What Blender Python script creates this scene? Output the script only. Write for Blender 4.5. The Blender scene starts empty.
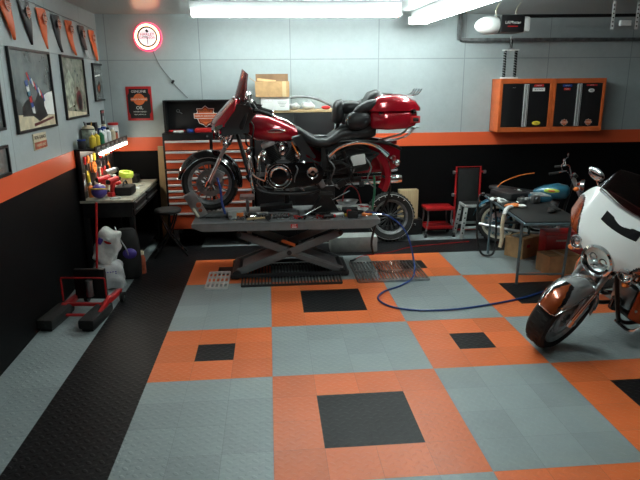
import bpy, bmesh, math, random
from mathutils import Vector, Matrix, Euler
PI = math.pi
F = 0.3048                      # one floor tile is a foot
random.seed(7)
C = bpy.context.scene.collection
SC = bpy.context.scene

# ------------------------------------------------------------------ materials
_M = {}
SPEC = {
 # name: (colour, roughness, metallic, coat, noise amount, bump)
 'black_plastic': ((.007,.007,.008), .42, 0, 0, 0, 0),
 'black_gloss': ((.006,.006,.007), .12, 0, .8, 0, 0),
 'black_metal': ((.010,.010,.011), .35, .3, 0, .3, 0),
 'black_rubber': ((.007,.007,.007), .7, 0, 0, .3, .15),
 'dark_leather': ((.016,.017,.019), .45, 0, 0, .2, .25),
 'chrome': ((.78,.79,.8), .1, 1, 0, 0, 0),
 'steel': ((.42,.43,.44), .32, 1, 0, .25, 0),
 'dull_steel': ((.2,.205,.21), .5, .8, 0, .35, 0),
 'aluminium': ((.55,.56,.57), .38, 1, 0, .2, 0),
 'lift_grey': ((.17,.18,.185), .42, .1, 0, .1, .03),
 'lift_dark': ((.028,.029,.031), .45, .2, 0, .25, .05),
 'bike_red': ((.42,.006,.018), .18, .25, 1, 0, 0),
 'dark_red': ((.12,.006,.008), .3, .2, .5, 0, 0),
 'pearl_white': ((.75,.78,.77), .2, .05, 1, 0, 0),
 'drawer_handle': ((.72,.73,.72), .35, .4, 0, 0, 0),
 'pearl_silver': ((.42,.45,.46), .25, .6, 1, 0, 0),
 'burnt_orange': ((.30,.055,.012), .2, .4, 1, 0, 0),
 'shop_orange': ((.62,.125,.03), .42, 0, 0, .12, 0),
 'drawer_orange': ((.62,.09,.03), .35, 0, .2, .1, 0),
 'shop_red': ((.42,.012,.014), .35, 0, .3, .15, 0),
 'red_plastic': ((.55,.02,.02), .4, 0, 0, 0, 0),
 'orange_plastic': ((.8,.2,.04), .4, 0, 0, 0, 0),
 'yellow_plastic': ((.75,.55,.05), .4, 0, 0, 0, 0),
 'lime_plastic': ((.55,.72,.08), .4, 0, 0, 0, 0),
 'blue_plastic': ((.02,.06,.28), .35, 0, 0, 0, 0),
 'hose_blue': ((.012,.05,.22), .3, 0, .3, 0, 0),
 'teal_paint': ((.02,.13,.2), .3, .1, .6, 0, 0),
 'purple_plastic': ((.08,.05,.3), .4, 0, 0, 0, 0),
 'green_plastic': ((.03,.2,.1), .4, 0, 0, 0, 0),
 'white_plastic': ((.72,.73,.72), .4, 0, 0, 0, 0),
 'cream_plastic': ((.6,.52,.36), .5, 0, 0, .2, 0),
 'white_cloth': ((.62,.62,.6), .85, 0, 0, .2, .4),
 'paper_white': ((.75,.75,.73), .7, 0, 0, .05, 0),
 'poly_bag': ((.52,.53,.54), .3, 0, 0, .1, .4),
 'stool_grey': ((.34,.36,.35), .5, 0, 0, .15, 0),
 'cardboard': ((.50,.30,.14), .8, 0, 0, .15, .1),
 'cardboard_in': ((.24,.14,.075), .85, 0, 0, .15, .1),
 'tape': ((.62,.47,.26), .35, 0, 0, .05, 0),
 'bench_top': ((.42,.41,.33), .5, 0, 0, .3, .05),
 'table_blue': ((.10,.15,.17), .4, .2, 0, .2, 0),
 'brass': ((.6,.42,.15), .3, 1, 0, 0, 0),
 'clear_smoke': ((.02,.004,.006), .05, 0, 1, 0, 0),
 'tan_rim': ((.45,.42,.33), .4, .2, 0, .2, 0),
 'pennant_orange': ((.78,.14,.04), .5, 0, 0, .05, 0),
 'pennant_black': ((.02,.018,.022), .4, 0, 0, .05, 0),
 'poster_grey': ((.28,.3,.3), .5, 0, 0, .6, 0),
 'rust_print': ((.42,.09,.04), .5, 0, 0, .5, 0),
 'sage_print': ((.33,.36,.28), .5, 0, 0, .8, 0),
 'hazard_black': ((.02,.02,.02), .5, 0, 0, 0, 0),
 'wire_grey': ((.1,.1,.1), .5, 0, 0, 0, 0),
}
def nodes_of(m):
    m.use_nodes = True
    nt = m.node_tree
    return nt, nt.nodes['Principled BSDF']
def mat(name):
    if name in _M: return _M[name]
    m = bpy.data.materials.new(name); nt, b = nodes_of(m)
    if name in CUSTOM:
        CUSTOM[name](nt, b)
    else:
        col, ro, me, coat, nz, bump = SPEC[name]
        b.inputs['Roughness'].default_value = ro
        b.inputs['Metallic'].default_value = me
        b.inputs['Coat Weight'].default_value = coat
        b.inputs['Coat Roughness'].default_value = .06
        b.inputs['Base Color'].default_value = (*col, 1)
        if nz or bump:
            tc = nt.nodes.new('ShaderNodeTexCoord'); n = nt.nodes.new('ShaderNodeTexNoise')
            n.inputs['Scale'].default_value = 14; n.inputs['Detail'].default_value = 5
            nt.links.new(tc.outputs['Object'], n.inputs['Vector'])
            if nz:
                r = nt.nodes.new('ShaderNodeValToRGB')
                r.color_ramp.elements[0].position = .3; r.color_ramp.elements[1].position = .7
                r.color_ramp.elements[0].color = (*[c*(1-nz) for c in col], 1)
                r.color_ramp.elements[1].color = (*[min(1, c*(1+nz)) for c in col], 1)
                nt.links.new(n.outputs['Fac'], r.inputs['Fac']); nt.links.new(r.outputs['Color'], b.inputs['Base Color'])
            if bump:
                n2 = nt.nodes.new('ShaderNodeTexNoise'); n2.inputs['Scale'].default_value = 60
                nt.links.new(tc.outputs['Object'], n2.inputs['Vector'])
                bp = nt.nodes.new('ShaderNodeBump'); bp.inputs['Strength'].default_value = bump; bp.inputs['Distance'].default_value = .01
                nt.links.new(n2.outputs['Fac'], bp.inputs['Height']); nt.links.new(bp.outputs['Normal'], b.inputs['Normal'])
    _M[name] = m
    return m
def emis(col, st):
    def f(nt, b):
        b.inputs['Base Color'].default_value = (*col, 1)
        b.inputs['Emission Color'].default_value = (*col, 1)
        b.inputs['Emission Strength'].default_value = st
    return f
class NG:                                   # tiny helper for maths nodes
    def __init__(s, nt): s.nt = nt
    def m(s, op, a, b=None, c=None):
        n = s.nt.nodes.new('ShaderNodeMath'); n.operation = op
        for i, v in enumerate((a, b, c)):
            if v is None: continue
            if isinstance(v, (int, float)): n.inputs[i].default_value = v
            else: s.nt.links.new(v, n.inputs[i])
        return n.outputs[0]
    def mixc(s, f, a, b):
        n = s.nt.nodes.new('ShaderNodeMix'); n.data_type = 'RGBA'
        for i, v in ((0, f), (6, a), (7, b)):
            if isinstance(v, tuple): n.inputs[i].default_value = (*v, 1)
            elif isinstance(v, (int, float)): n.inputs[i].default_value = v
            else: s.nt.links.new(v, n.inputs[i])
        return n.outputs[2]
def floor_tile(col, rough=.38):
    def f(nt, b):
        g = NG(nt)
        tc = nt.nodes.new('ShaderNodeTexCoord'); sp = nt.nodes.new('ShaderNodeSeparateXYZ')
        nt.links.new(tc.outputs['Object'], sp.inputs[0])
        x, y = sp.outputs[0], sp.outputs[1]
        k = 1/.052
        u = g.m('MULTIPLY', g.m('ADD', x, y), k*.7071); v = g.m('MULTIPLY', g.m('SUBTRACT', y, x), k*.7071)
        fu = g.m('SUBTRACT', g.m('FRACT', u), .5); fv = g.m('SUBTRACT', g.m('FRACT', v), .5)
        par = g.m('MODULO', g.m('ADD', g.m('FLOOR', u), g.m('FLOOR', v)), 2); par = g.m('ABSOLUTE', par)
        a2, b2 = 1/.46**2, 1/.22**2
        uu, vv = g.m('MULTIPLY', fu, fu), g.m('MULTIPLY', fv, fv)
        d1 = g.m('ADD', g.m('MULTIPLY', uu, a2), g.m('MULTIPLY', vv, b2))
        d2 = g.m('ADD', g.m('MULTIPLY', uu, b2), g.m('MULTIPLY', vv, a2))
        d = g.m('ADD', g.m('MULTIPLY', d1, par), g.m('MULTIPLY', d2, g.m('SUBTRACT', 1, par)))
        h = g.m('MAXIMUM', g.m('SUBTRACT', 1, d), 0); h = g.m('MINIMUM', g.m('MULTIPLY', h, 2), 1)
        jx = g.m('ABSOLUTE', g.m('SUBTRACT', g.m('FRACT', g.m('ADD', g.m('DIVIDE', x, F), .5)), .5))
        jy = g.m('ABSOLUTE', g.m('SUBTRACT', g.m('FRACT', g.m('ADD', g.m('DIVIDE', y, F), .5)), .5))
        j = g.m('LESS_THAN', g.m('MINIMUM', jx, jy), .006)
        hh = g.m('SUBTRACT', h, g.m('MULTIPLY', j, 1.5))
        bp = nt.nodes.new('ShaderNodeBump'); bp.inputs['Strength'].default_value = .55; bp.inputs['Distance'].default_value = .0022
        nt.links.new(hh, bp.inputs['Height']); nt.links.new(bp.outputs['Normal'], b.inputs['Normal'])
        n = nt.nodes.new('ShaderNodeTexNoise'); n.inputs['Scale'].default_value = 2.2; n.inputs['Detail'].default_value = 8; n.inputs['Roughness'].default_value = .65
        nt.links.new(tc.outputs['Object'], n.inputs['Vector'])
        # every tile was moulded in a slightly different shade
        wn = nt.nodes.new('ShaderNodeTexWhiteNoise'); wn.noise_dimensions = '2D'
        cb = nt.nodes.new('ShaderNodeCombineXYZ')
        nt.links.new(g.m('FLOOR', g.m('DIVIDE', x, F)), cb.inputs[0]); nt.links.new(g.m('FLOOR', g.m('DIVIDE', y, F)), cb.inputs[1])
        nt.links.new(cb.outputs[0], wn.inputs['Vector'])
        fac = g.m('ADD', g.m('MULTIPLY', n.outputs['Fac'], .7), g.m('MULTIPLY', wn.outputs['Value'], .3))
        c = g.mixc(fac, tuple(q*.72 for q in col), tuple(min(1, q*1.25) for q in col))
        c = g.mixc(g.m('MULTIPLY', j, .3), c, tuple(q*.3 for q in col))
        nt.links.new(c, b.inputs['Base Color'])
        nt.links.new(g.m('ADD', g.m('MULTIPLY', n.outputs['Fac'], .25), rough-.12), b.inputs['Roughness'])
        b.inputs['Specular IOR Level'].default_value = .22 if col[0] < .05 else .4
    return f
def wall_panel(col, axis):
    def f(nt, b):
        g = NG(nt)
        tc = nt.nodes.new('ShaderNodeTexCoord'); sp = nt.nodes.new('ShaderNodeSeparateXYZ')
        nt.links.new(tc.outputs['Object'], sp.inputs[0])
        x, z = sp.outputs[axis], sp.outputs[2]
        off = .07 if axis == 0 else 1.06
        jx = g.m('ABSOLUTE', g.m('SUBTRACT', g.m('FRACT', g.m('ADD', g.m('DIVIDE', g.m('SUBTRACT', x, off), 1.185), .5)), .5))
        jz = g.m('ABSOLUTE', g.m('SUBTRACT', z, 2.405))
        j1 = g.m('LESS_THAN', jx, .005); j2 = g.m('LESS_THAN', jz, .006)
        j = g.m('MAXIMUM', j1, j2)
        n = nt.nodes.new('ShaderNodeTexNoise'); n.inputs['Scale'].default_value = 9; n.inputs['Detail'].default_value = 10; n.inputs['Roughness'].default_value = .75
        nt.links.new(tc.outputs['Object'], n.inputs['Vector'])
        c = g.mixc(n.outputs['Fac'], tuple(q*.86 for q in col), tuple(min(1, q*1.14) for q in col))
        c = g.mixc(g.m('MULTIPLY', j, .5), c, tuple(q*.35 for q in col))
        nt.links.new(c, b.inputs['Base Color']); b.inputs['Roughness'].default_value = .5
        n2 = nt.nodes.new('ShaderNodeTexNoise'); n2.inputs['Scale'].default_value = 45; n2.inputs['Detail'].default_value = 6
        nt.links.new(tc.outputs['Object'], n2.inputs['Vector'])
        bp = nt.nodes.new('ShaderNodeBump'); bp.inputs['Strength'].default_value = .35; bp.inputs['Distance'].default_value = .004
        nt.links.new(g.m('SUBTRACT', n2.outputs['Fac'], g.m('MULTIPLY', j, 1.2)), bp.inputs['Height']); nt.links.new(bp.outputs['Normal'], b.inputs['Normal'])
    return f
def glass(col, alpha_rough=.02):
    def f(nt, b):
        b.inputs['Base Color'].default_value = (*col, 1)
        b.inputs['Transmission Weight'].default_value = 1
        b.inputs['Roughness'].default_value = alpha_rough
        b.inputs['IOR'].default_value = 1.1
        b.inputs['Coat Weight'].default_value = .5
    return f
def photo_print(cols, scale, seed):
    def f(nt, b):
        tc = nt.nodes.new('ShaderNodeTexCoord'); mp = nt.nodes.new('ShaderNodeMapping'); mp.inputs['Location'].default_value = (seed, seed*.7, seed*1.3)
        n = nt.nodes.new('ShaderNodeTexNoise'); n.inputs['Scale'].default_value = scale; n.inputs['Detail'].default_value = 6; n.inputs['Roughness'].default_value = .6
        nt.links.new(tc.outputs['Object'], mp.inputs[0]); nt.links.new(mp.outputs[0], n.inputs['Vector'])
        r = nt.nodes.new('ShaderNodeValToRGB'); e = r.color_ramp.elements
        e[0].position = .3; e[0].color = (*cols[0], 1); e[1].position = .72; e[1].color = (*cols[-1], 1)
        for i, c in enumerate(cols[1:-1]):
            q = e.new(.3+.42*(i+1)/(len(cols)-1)); q.color = (*c, 1)
        nt.links.new(n.outputs['Fac'], r.inputs['Fac']); nt.links.new(r.outputs['Color'], b.inputs['Base Color'])
        b.inputs['Roughness'].default_value = .12; b.inputs['Coat Weight'].default_value = .4
    return f
def wood(c1, c2, sc=6):
    def f(nt, b):
        tc = nt.nodes.new('ShaderNodeTexCoord'); mp = nt.nodes.new('ShaderNodeMapping'); mp.inputs['Scale'].default_value = (12, 12, 1)
        n = nt.nodes.new('ShaderNodeTexNoise'); n.inputs['Scale'].default_value = sc; n.inputs['Detail'].default_value = 4
        nt.links.new(tc.outputs['Object'], mp.inputs[0]); nt.links.new(mp.outputs[0], n.inputs['Vector'])
        g = NG(nt); c = g.mixc(n.outputs['Fac'], c1, c2); nt.links.new(c, b.inputs['Base Color']); b.inputs['Roughness'].default_value = .7
    return f
CUSTOM = {
 'floor_grey': floor_tile((.27,.315,.32)), 'floor_black': floor_tile((.010,.010,.011), .42), 'floor_orange': floor_tile((.74,.16,.045)),
 'wall_grey_x': wall_panel((.37,.42,.43), 0), 'wall_grey_y': wall_panel((.37,.42,.43), 1),
 'wall_black': lambda nt, b: (setattr(b.inputs['Base Color'], 'default_value', (.0028,.0028,.0032,1)), setattr(b.inputs['Roughness'], 'default_value', .55), setattr(b.inputs['Specular IOR Level'], 'default_value', .12)),
 'band_orange': lambda nt, b: (setattr(b.inputs['Base Color'], 'default_value', (.80,.115,.035,1)), setattr(b.inputs['Roughness'], 'default_value', .45)),
 'ceiling_white': lambda nt, b: (setattr(b.inputs['Base Color'], 'default_value', (.36,.39,.39,1)), setattr(b.inputs['Roughness'], 'default_value', .28)),
 'tube_light': emis((.88,1,.97), 18.5), 'bench_light': emis((1,.93,.78), 14),
 'neon_orange': emis((1,.60,.30), 2.6), 'neon_red': emis((1,.03,.08), 3), 'clock_face': emis((.9,.8,.88), .28),
 'smoke_glass': glass((.35,.12,.12)), 'clear_glass': glass((.92,.95,.95)),
 'opener_lens': emis((.95,.98,1), 1.2),
 'print_dark': photo_print([(.05,.055,.055),(.13,.14,.14),(.22,.24,.23)], 3, 1), 'print_sage': photo_print([(.07,.09,.07),(.22,.24,.17),(.36,.33,.26),(.5,.5,.44)], 9, 3),
 'print_small': photo_print([(.08,.09,.09),(.24,.26,.25)], 7, 5),
 'pine': wood((.55,.40,.22), (.38,.25,.12)),
 'ply': wood((.40,.27,.14), (.62,.47,.28)),
}

# ------------------------------------------------------------------ mesh helper
def frame_z(axis):
    a = Vector(axis).normalized()
    t = Vector((0,0,1)) if abs(a.z) < .9 else Vector((1,0,0))
    x = t.cross(a).normalized(); y = a.cross(x)
    return Matrix((x, y, a)).transposed().to_4x4()
def catmull(P, sub):
    P = [Vector(q) for q in P]
    if len(P) < 3 or sub < 2: return P
    out = []
    for i in range(len(P)-1):
        p0 = P[max(i-1, 0)]; p1 = P[i]; p2 = P[i+1]; p3 = P[min(i+2, len(P)-1)]
        for k in range(sub):
            t = k/sub
            out.append(.5*((2*p1)+(p2-p0)*t+(2*p0-5*p1+4*p2-p3)*t*t+(3*p1-p0-3*p2+p3)*t**3))
    out.append(P[-1]); return out
class MB:
    def __init__(s, m=None, T=None):
        s.bm = bmesh.new(); s.mats = []; s.mi = 0; s.T = T or Matrix()
        if m: s.m(m)
    def m(s, name):
        if name not in s.mats: s.mats.append(name)
        s.mi = s.mats.index(name); return s
    def V(s, p): return s.bm.verts.new(s.T @ Vector(p))
    def Fc(s, vs, mi=None):
        try:
            f = s.bm.faces.new(vs); f.material_index = s.mi if mi is None else mi; return f
        except ValueError: return None
    def box(s, c, d, R=None, bev=0, taper=None):
        c = Vector(c); M = Euler(R).to_matrix() if isinstance(R, tuple) else (R or Matrix.Identity(3))
        vs = []
        for z in (-1, 1):
            k = taper if (taper and z > 0) else 1
            kx, ky = (k if isinstance(k, tuple) else (k, k))
            for x, y in ((-1,-1),(1,-1),(1,1),(-1,1)):
                vs.append(s.V(c + M @ Vector((x*d[0]/2*kx, y*d[1]/2*ky, z*d[2]/2))))
        fs = [s.Fc([vs[i] for i in q]) for q in ((3,2,1,0),(4,5,6,7),(0,1,5,4),(1,2,6,5),(2,3,7,6),(3,0,4,7))]
        if bev:
            es = list({e for f in fs for e in f.edges})
            r = bmesh.ops.bevel(s.bm, geom=es, offset=min(bev, min(d)*.45), segments=2, affect='EDGES', profile=.6)
            for f in r['faces']: f.material_index = s.mi
        return s
    def ring(s, c, M, r, n, ry=None):
        return [s.V(c + M @ Vector((r*math.cos(2*PI*i/n), (ry or r)*math.sin(2*PI*i/n), 0))) for i in range(n)]
    def skin(s, rings, cap=True, closed=False, mi=None):
        n = len(rings[0])
        L = list(zip(rings, rings[1:])) + ([(rings[-1], rings[0])] if closed else [])
        for a, b in L:
            for i in range(n): s.Fc([a[i], a[(i+1)%n], b[(i+1)%n], b[i]], mi)
        if cap and not closed:
            s.Fc(rings[0][::-1], mi); s.Fc(rings[-1], mi)
        return s
    def cyl(s, p0, p1, r0, r1=None, n=14):
        p0, p1 = Vector(p0), Vector(p1); M = frame_z(p1-p0).to_3x3()
        r1 = r0 if r1 is None else r1
        s.skin([s.ring(p0, M, r0, n), s.ring(p1, M, r1, n)]); return s
    def tube(s, pts, r, n=8, sub=4, closed=False):
        P = catmull(pts, sub) if not closed else [Vector(q) for q in pts]
        rings = []; N = len(P); prevx = None
        for i, q in enumerate(P):
            d = (P[(i+1)%N]-P[i-1]) if closed else (P[min(i+1, N-1)]-P[max(i-1, 0)])
            if d.length < 1e-9: d = Vector((0,0,1))
            d.normalize()
            x = frame_z(d).to_3x3().col[0] if prevx is None else (prevx - d*prevx.dot(d))
            if x.length < 1e-6: x = frame_z(d).to_3x3().col[0]
            x.normalize(); prevx = x; y = d.cross(x)
            rr = r if not isinstance(r, (list, tuple)) else r[0]+(r[1]-r[0])*i/max(1, N-1)
            rings.append([s.V(q + x*rr*math.cos(2*PI*k/n) + y*rr*math.sin(2*PI*k/n)) for k in range(n)])
        s.skin(rings, closed=closed); return s
    def lathe(s, prof, c=(0,0,0), axis=(0,0,1), n=24, closed=False):
        c = Vector(c); M = frame_z(axis).to_3x3(); rings = []
        for r, h in prof:
            rings.append(s.ring(c + M @ Vector((0,0,h)), M, max(r, 1e-4), n))
        s.skin(rings, cap=not closed, closed=closed); return s
    def torus(s, c, axis, R, r, n=28, k=8, a0=0, a1=2*PI):
        M = frame_z(axis).to_3x3(); c = Vector(c)
        full = abs(a1-a0) > 6.28
        m = n if full else n+1
        P = [c + M @ Vector((R*math.cos(a0+(a1-a0)*i/n), R*math.sin(a0+(a1-a0)*i/n), 0)) for i in range(m)]
        s.tube(P, r, k, 1, closed=full); return s
    def ell(s, c, rad, R=None, n=16, k=10):
        c = Vector(c); M = Euler(R).to_matrix() if isinstance(R, tuple) else (R or Matrix.Identity(3)); rings = []
        for j in range(k+1):
            t = PI*j/k; t = min(max(t, .02), PI-.02)
            rings.append([s.V(c + M @ Vector((rad[0]*math.sin(t)*math.cos(2*PI*i/n), rad[1]*math.sin(t)*math.sin(2*PI*i/n), -rad[2]*math.cos(t)))) for i in range(n)])
        s.skin(rings); return s
    def prism(s, poly, h, M=None):
        """poly in local xy, extruded from z=-h/2 to h/2, then M"""
        M = M or Matrix()
        a = [s.V(M @ Vector((x, y, -h/2))) for x, y in poly]; b = [s.V(M @ Vector((x, y, h/2))) for x, y in poly]
        n = len(poly)
        s.Fc(a[::-1]); s.Fc(b)
        for i in range(n): s.Fc([a[i], a[(i+1)%n], b[(i+1)%n], b[i]])
        return s
    def surf(s, fn, nu, nv, th, colour=None):
        """closed shell from fn(u,v)->point; th a vector function or vector added for the inner side"""
        A = []; B = []
        for i in range(nu+1):
            ra = []; rb = []
            for j in range(nv+1):
                u, v = i/nu, j/nv
                q = Vector(fn(u, v)); t = Vector(th(u, v)) if callable(th) else Vector(th)
                ra.append(s.V(q)); rb.append(s.V(q+t))
            A.append(ra); B.append(rb)
        for i in range(nu):
            for j in range(nv):
                mi = None
                if colour:
                    s.m(colour((i+.5)/nu, (j+.5)/nv)); 
                s.Fc([A[i][j], A[i+1][j], A[i+1][j+1], A[i][j+1]])
                s.Fc([B[i][j+1], B[i+1][j+1], B[i+1][j], B[i][j]])
        for i in range(nu):
            s.Fc([A[i][0], B[i][0], B[i+1][0], A[i+1][0]]); s.Fc([A[i][nv], A[i+1][nv], B[i+1][nv], B[i][nv]])
        for j in range(nv):
            s.Fc([A[0][j], A[0][j+1], B[0][j+1], B[0][j]]); s.Fc([A[nu][j], B[nu][j], B[nu][j+1], A[nu][j+1]])
        return s
    def loft(s, secs):
        s.skin([[s.V(q) for q in sec] for sec in secs]); return s
    def text(s, txt, size, M, depth=.001, stretch=1.0, sp=1.0):
        cu = bpy.data.curves.new('t', 'FONT'); cu.body = txt; cu.size = size; cu.extrude = depth/2
        cu.align_x = 'CENTER'; cu.align_y = 'CENTER'; cu.resolution_u = 3; cu.space_character = sp
        o = bpy.data.objects.new('t', cu); C.objects.link(o)
        bpy.context.view_layer.update()
        me = bpy.data.meshes.new_from_object(o.evaluated_get(bpy.context.evaluated_depsgraph_get()))
        k = s.T @ M @ Matrix.Diagonal((stretch, 1, 1, 1))
        me.transform(k)
        n0 = len(s.bm.faces); s.bm.from_mesh(me)
        s.bm.faces.ensure_lookup_table()
        for f in s.bm.faces[n0:]: f.material_index = s.mi
        bpy.data.objects.remove(o); bpy.data.curves.remove(cu); bpy.data.meshes.remove(me)
        return s
    def build(s, name, parent=None, angle=35, loc=None, rot=None):
        bmesh.ops.recalc_face_normals(s.bm, faces=s.bm.faces)
        me = bpy.data.meshes.new(name); s.bm.to_mesh(me); s.bm.free()
        for k in s.mats: me.materials.append(mat(k))
        me.polygons.foreach_set('use_smooth', [True]*len(me.polygons))
        me.set_sharp_from_angle(angle=math.radians(angle))
        o = bpy.data.objects.new(name, me); C.objects.link(o)
        if parent: o.parent = parent
        if loc: o.location = loc
        if rot: o.rotation_euler = rot
        return o
FXZ = Matrix.Rotation(PI/2, 4, 'X')       # local xy plane stood up, facing -y
def at(x, y, z, R=None): return Matrix.Translation((x, y, z)) @ (R or Matrix())
def tag(o, label, cat, group=None, kind=None):
    o['label'] = label; o['category'] = cat
    if group: o['group'] = group
    if kind: o['kind'] = kind
    return o
def thing(name, label, cat, loc=(0,0,0), rot=0, group=None):
    o = bpy.data.objects.new(name, None); C.objects.link(o); o.location = loc
    o.rotation_euler = rot if isinstance(rot, tuple) else (0, 0, rot); o.empty_display_size = .1
    return tag(o, label, cat, group)
def struct(o): o['kind'] = 'structure'; return o
def kids(o): return [c for c in bpy.data.objects if c.parent == o]
def dup(o, loc, rot, label, group=None):
    c = o.copy(); C.objects.link(c); c.location = loc; c.rotation_euler = rot if isinstance(rot, tuple) else (0,0,rot); c['label'] = label
    if group: c['group'] = group
    def rec(a, b):
        for ch in kids(a):
            d = ch.copy(); C.objects.link(d); d.parent = b; rec(ch, d)
    rec(o, c); return c

# ------------------------------------------------------------------ room
CEIL = 2.97; YB = 4.18; XR = 8.6; YF = -5.6
SL = .0262                                   # the left wall runs slightly off square
def lwx(y): return -1.116 - SL*(y-.213)
LROT = PI/2 + math.atan(SL)
def seg(i):                                  # 3,4,3,4... tiles: (kind, offset within)
    k = i % 7
    return (3, k) if k < 3 else (4, k-3)
def tile_colour(i, j):
    if i >= 22 or j < -17: return 'floor_black' if i < 24 else 'floor_grey'
    if i < -2: return 'floor_grey'
    if i < 0: return 'floor_black'
    if j >= 12: return 'floor_grey'
    if j >= 10: return 'floor_black'
    (a, p), (b, q) = seg(i), seg(j)
    if a != b: return 'floor_grey'
    if a == 3: return 'floor_black' if (p == 1 and q == 1) else 'floor_orange'
    return 'floor_black' if (p in (1,2) and q in (1,2)) else 'floor_orange'
fl = MB()
for i in range(-5, 29):
    for j in range(-19, 14):
        x0, x1, y0, y1 = i*F, (i+1)*F, j*F, (j+1)*F
        x0 = max(x0, -1.40); x1 = min(x1, XR+.1); y0 = max(y0, YF-.1); y1 = min(y1, YB+.1)
        if x1 <= x0 or y1 <= y0: continue
        fl.m(tile_colour(i, j)); fl.Fc([fl.V((x0,y0,0)), fl.V((x1,y0,0)), fl.V((x1,y1,0)), fl.V((x0,y1,0))])
bmesh.ops.remove_doubles(fl.bm, verts=fl.bm.verts, dist=1e-5)
r = bmesh.ops.extrude_face_region(fl.bm, geom=fl.bm.faces[:])
bmesh.ops.translate(fl.bm, verts=[v for v in r['geom'] if isinstance(v, bmesh.types.BMVert)], vec=(0,0,-.06))
struct(fl.build('floor'))
Z1, Z2 = 1.235, 1.415
def wall(name, a, b, nrm, axis, z2=CEIL):
    """a wall seen from inside along a->b; built as one solid slab in three colours"""
    a = Vector((*a, 0)); b = Vector((*b, 0)); t = Vector((*nrm, 0))*.12
    w = MB()
    for z0, z1, m in ((0, Z1, 'wall_black'), (Z1, z2, 'wall_black' if name == 'wall_front' else 'wall_grey_x' if axis == 0 else 'wall_grey_y')):
        w.m(m); up0, up1 = Vector((0,0,z0)), Vector((0,0,z1))
        q = [w.V(p) for p in (a+up0, b+up0, b+t+up0, a+t+up0, a+up1, b+up1, b+t+up1, a+t+up1)]
        for f in ((3,2,1,0),(4,5,6,7),(0,1,5,4),(1,2,6,5),(2,3,7,6),(3,0,4,7)): w.Fc([q[i] for i in f])
    return struct(w.build(name))
xl0, xl1 = lwx(YF), lwx(YB)
wall('wall_back', (xl1-.12, YB), (XR+.12, YB), (0, 1), 0)
wall('wall_left', (xl0, YF), (xl1, YB), (-1, 0), 1)
wall('wall_front', (xl0-.12, YF-.12), (XR+.12, YF-.12), (0, 1), 0)
wall('wall_right', (XR, YF), (XR, YB), (1, 0), 1)
struct(MB('band_orange').box(((xl1+XR)/2, YB-.006, (Z1+Z2)/2), (XR-xl1, .012, Z2-Z1)).build('trim_1'))
t = MB('band_orange'); L = YB-.012-YF; ym = (YB-.012+YF)/2
t.box((lwx(ym)+.006, ym, (Z1+Z2)/2), (.012, L, Z2-Z1), (0, 0, math.atan(SL))); struct(t.build('trim_2'))
b = MB('black_plastic').box(((xl1+XR)/2, YB-.007, .05), (XR-xl1, .014, .1)); struct(b.build('baseboard_back'))
ce = MB('ceiling_white')
ce.box(((XR-1.4)/2, (YF+YB)/2, CEIL+.05), (XR+1.4+.3, YB-YF+.24, .1))
struct(ce.build('ceiling'))

# ------------------------------------------------------------------ camera
cam = bpy.data.cameras.new('camera'); co = bpy.data.objects.new('camera', cam); C.objects.link(co); SC.camera = co
pi_, ya, ro = .263456398, .0835908509, -.00907645451
f_ = Vector((math.sin(ya)*math.cos(pi_), math.cos(ya)*math.cos(pi_), -math.sin(pi_)))
r_ = Vector((math.cos(ya), -math.sin(ya), 0)); u_ = r_.cross(f_)
c_, s_ = math.cos(ro), math.sin(ro)
X = c_*r_+s_*u_; Y = -s_*r_+c_*u_
co.matrix_world = Matrix.Translation((.94788, -3.93266, 2.1025)) @ Matrix((X, Y, -f_)).transposed().to_4x4()
cam.lens = 583.366/640*36; cam.sensor_width = 36; cam.clip_start = .05

# ------------------------------------------------------------------ lights
def fixture(label, x, y, rot, L=2.34, group=None, drop=.008):
    t = thing('fluorescent_fixture', label, 'light', (x, y, CEIL-drop), rot, group)
    h = MB('white_plastic').box((0, 0, -.0375), (L, .19, .075), bev=.006)
    h.prism([(-.085,-.075),(.085,-.075),(.03,-.11),(-.03,-.11)], L-.04, Matrix(((0,0,1,0),(1,0,0,0),(0,1,0,0),(0,0,0,1))))
    h.build('housing', t)
    for sx in (-1, 1): MB('white_plastic').box((sx*(L/2-.012), 0, -.105), (.024, .26, .09), bev=.004).build('end_cap', t)
    for sy in (-1, 1): MB('tube_light').cyl((-L/2+.03, sy*.085, -.118), (L/2-.03, sy*.085, -.118), .026, n=12).build('tube', t)
    return t
fixture("long ceiling strip light running parallel to the back wall above the red motorcycle", 1.29, 3.0, 0)
fixture('ceiling strip light running away from the back wall, left of the door opener', 2.95, 2.72, PI/2+.05)
fixture('ceiling strip light above the open orange and grey floor', 1.9, -.4, PI/2)
w = bpy.data.worlds.new('world'); SC.world = w; w.use_nodes = True
w.node_tree.nodes['Background'].inputs[0].default_value = (.5,.55,.6,1); w.node_tree.nodes['Background'].inputs[1].default_value = .02
SC.view_settings.view_transform = 'Standard'; SC.view_settings.look = 'None'; SC.view_settings.gamma = 1
SC.view_settings.exposure = 1.15

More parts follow.
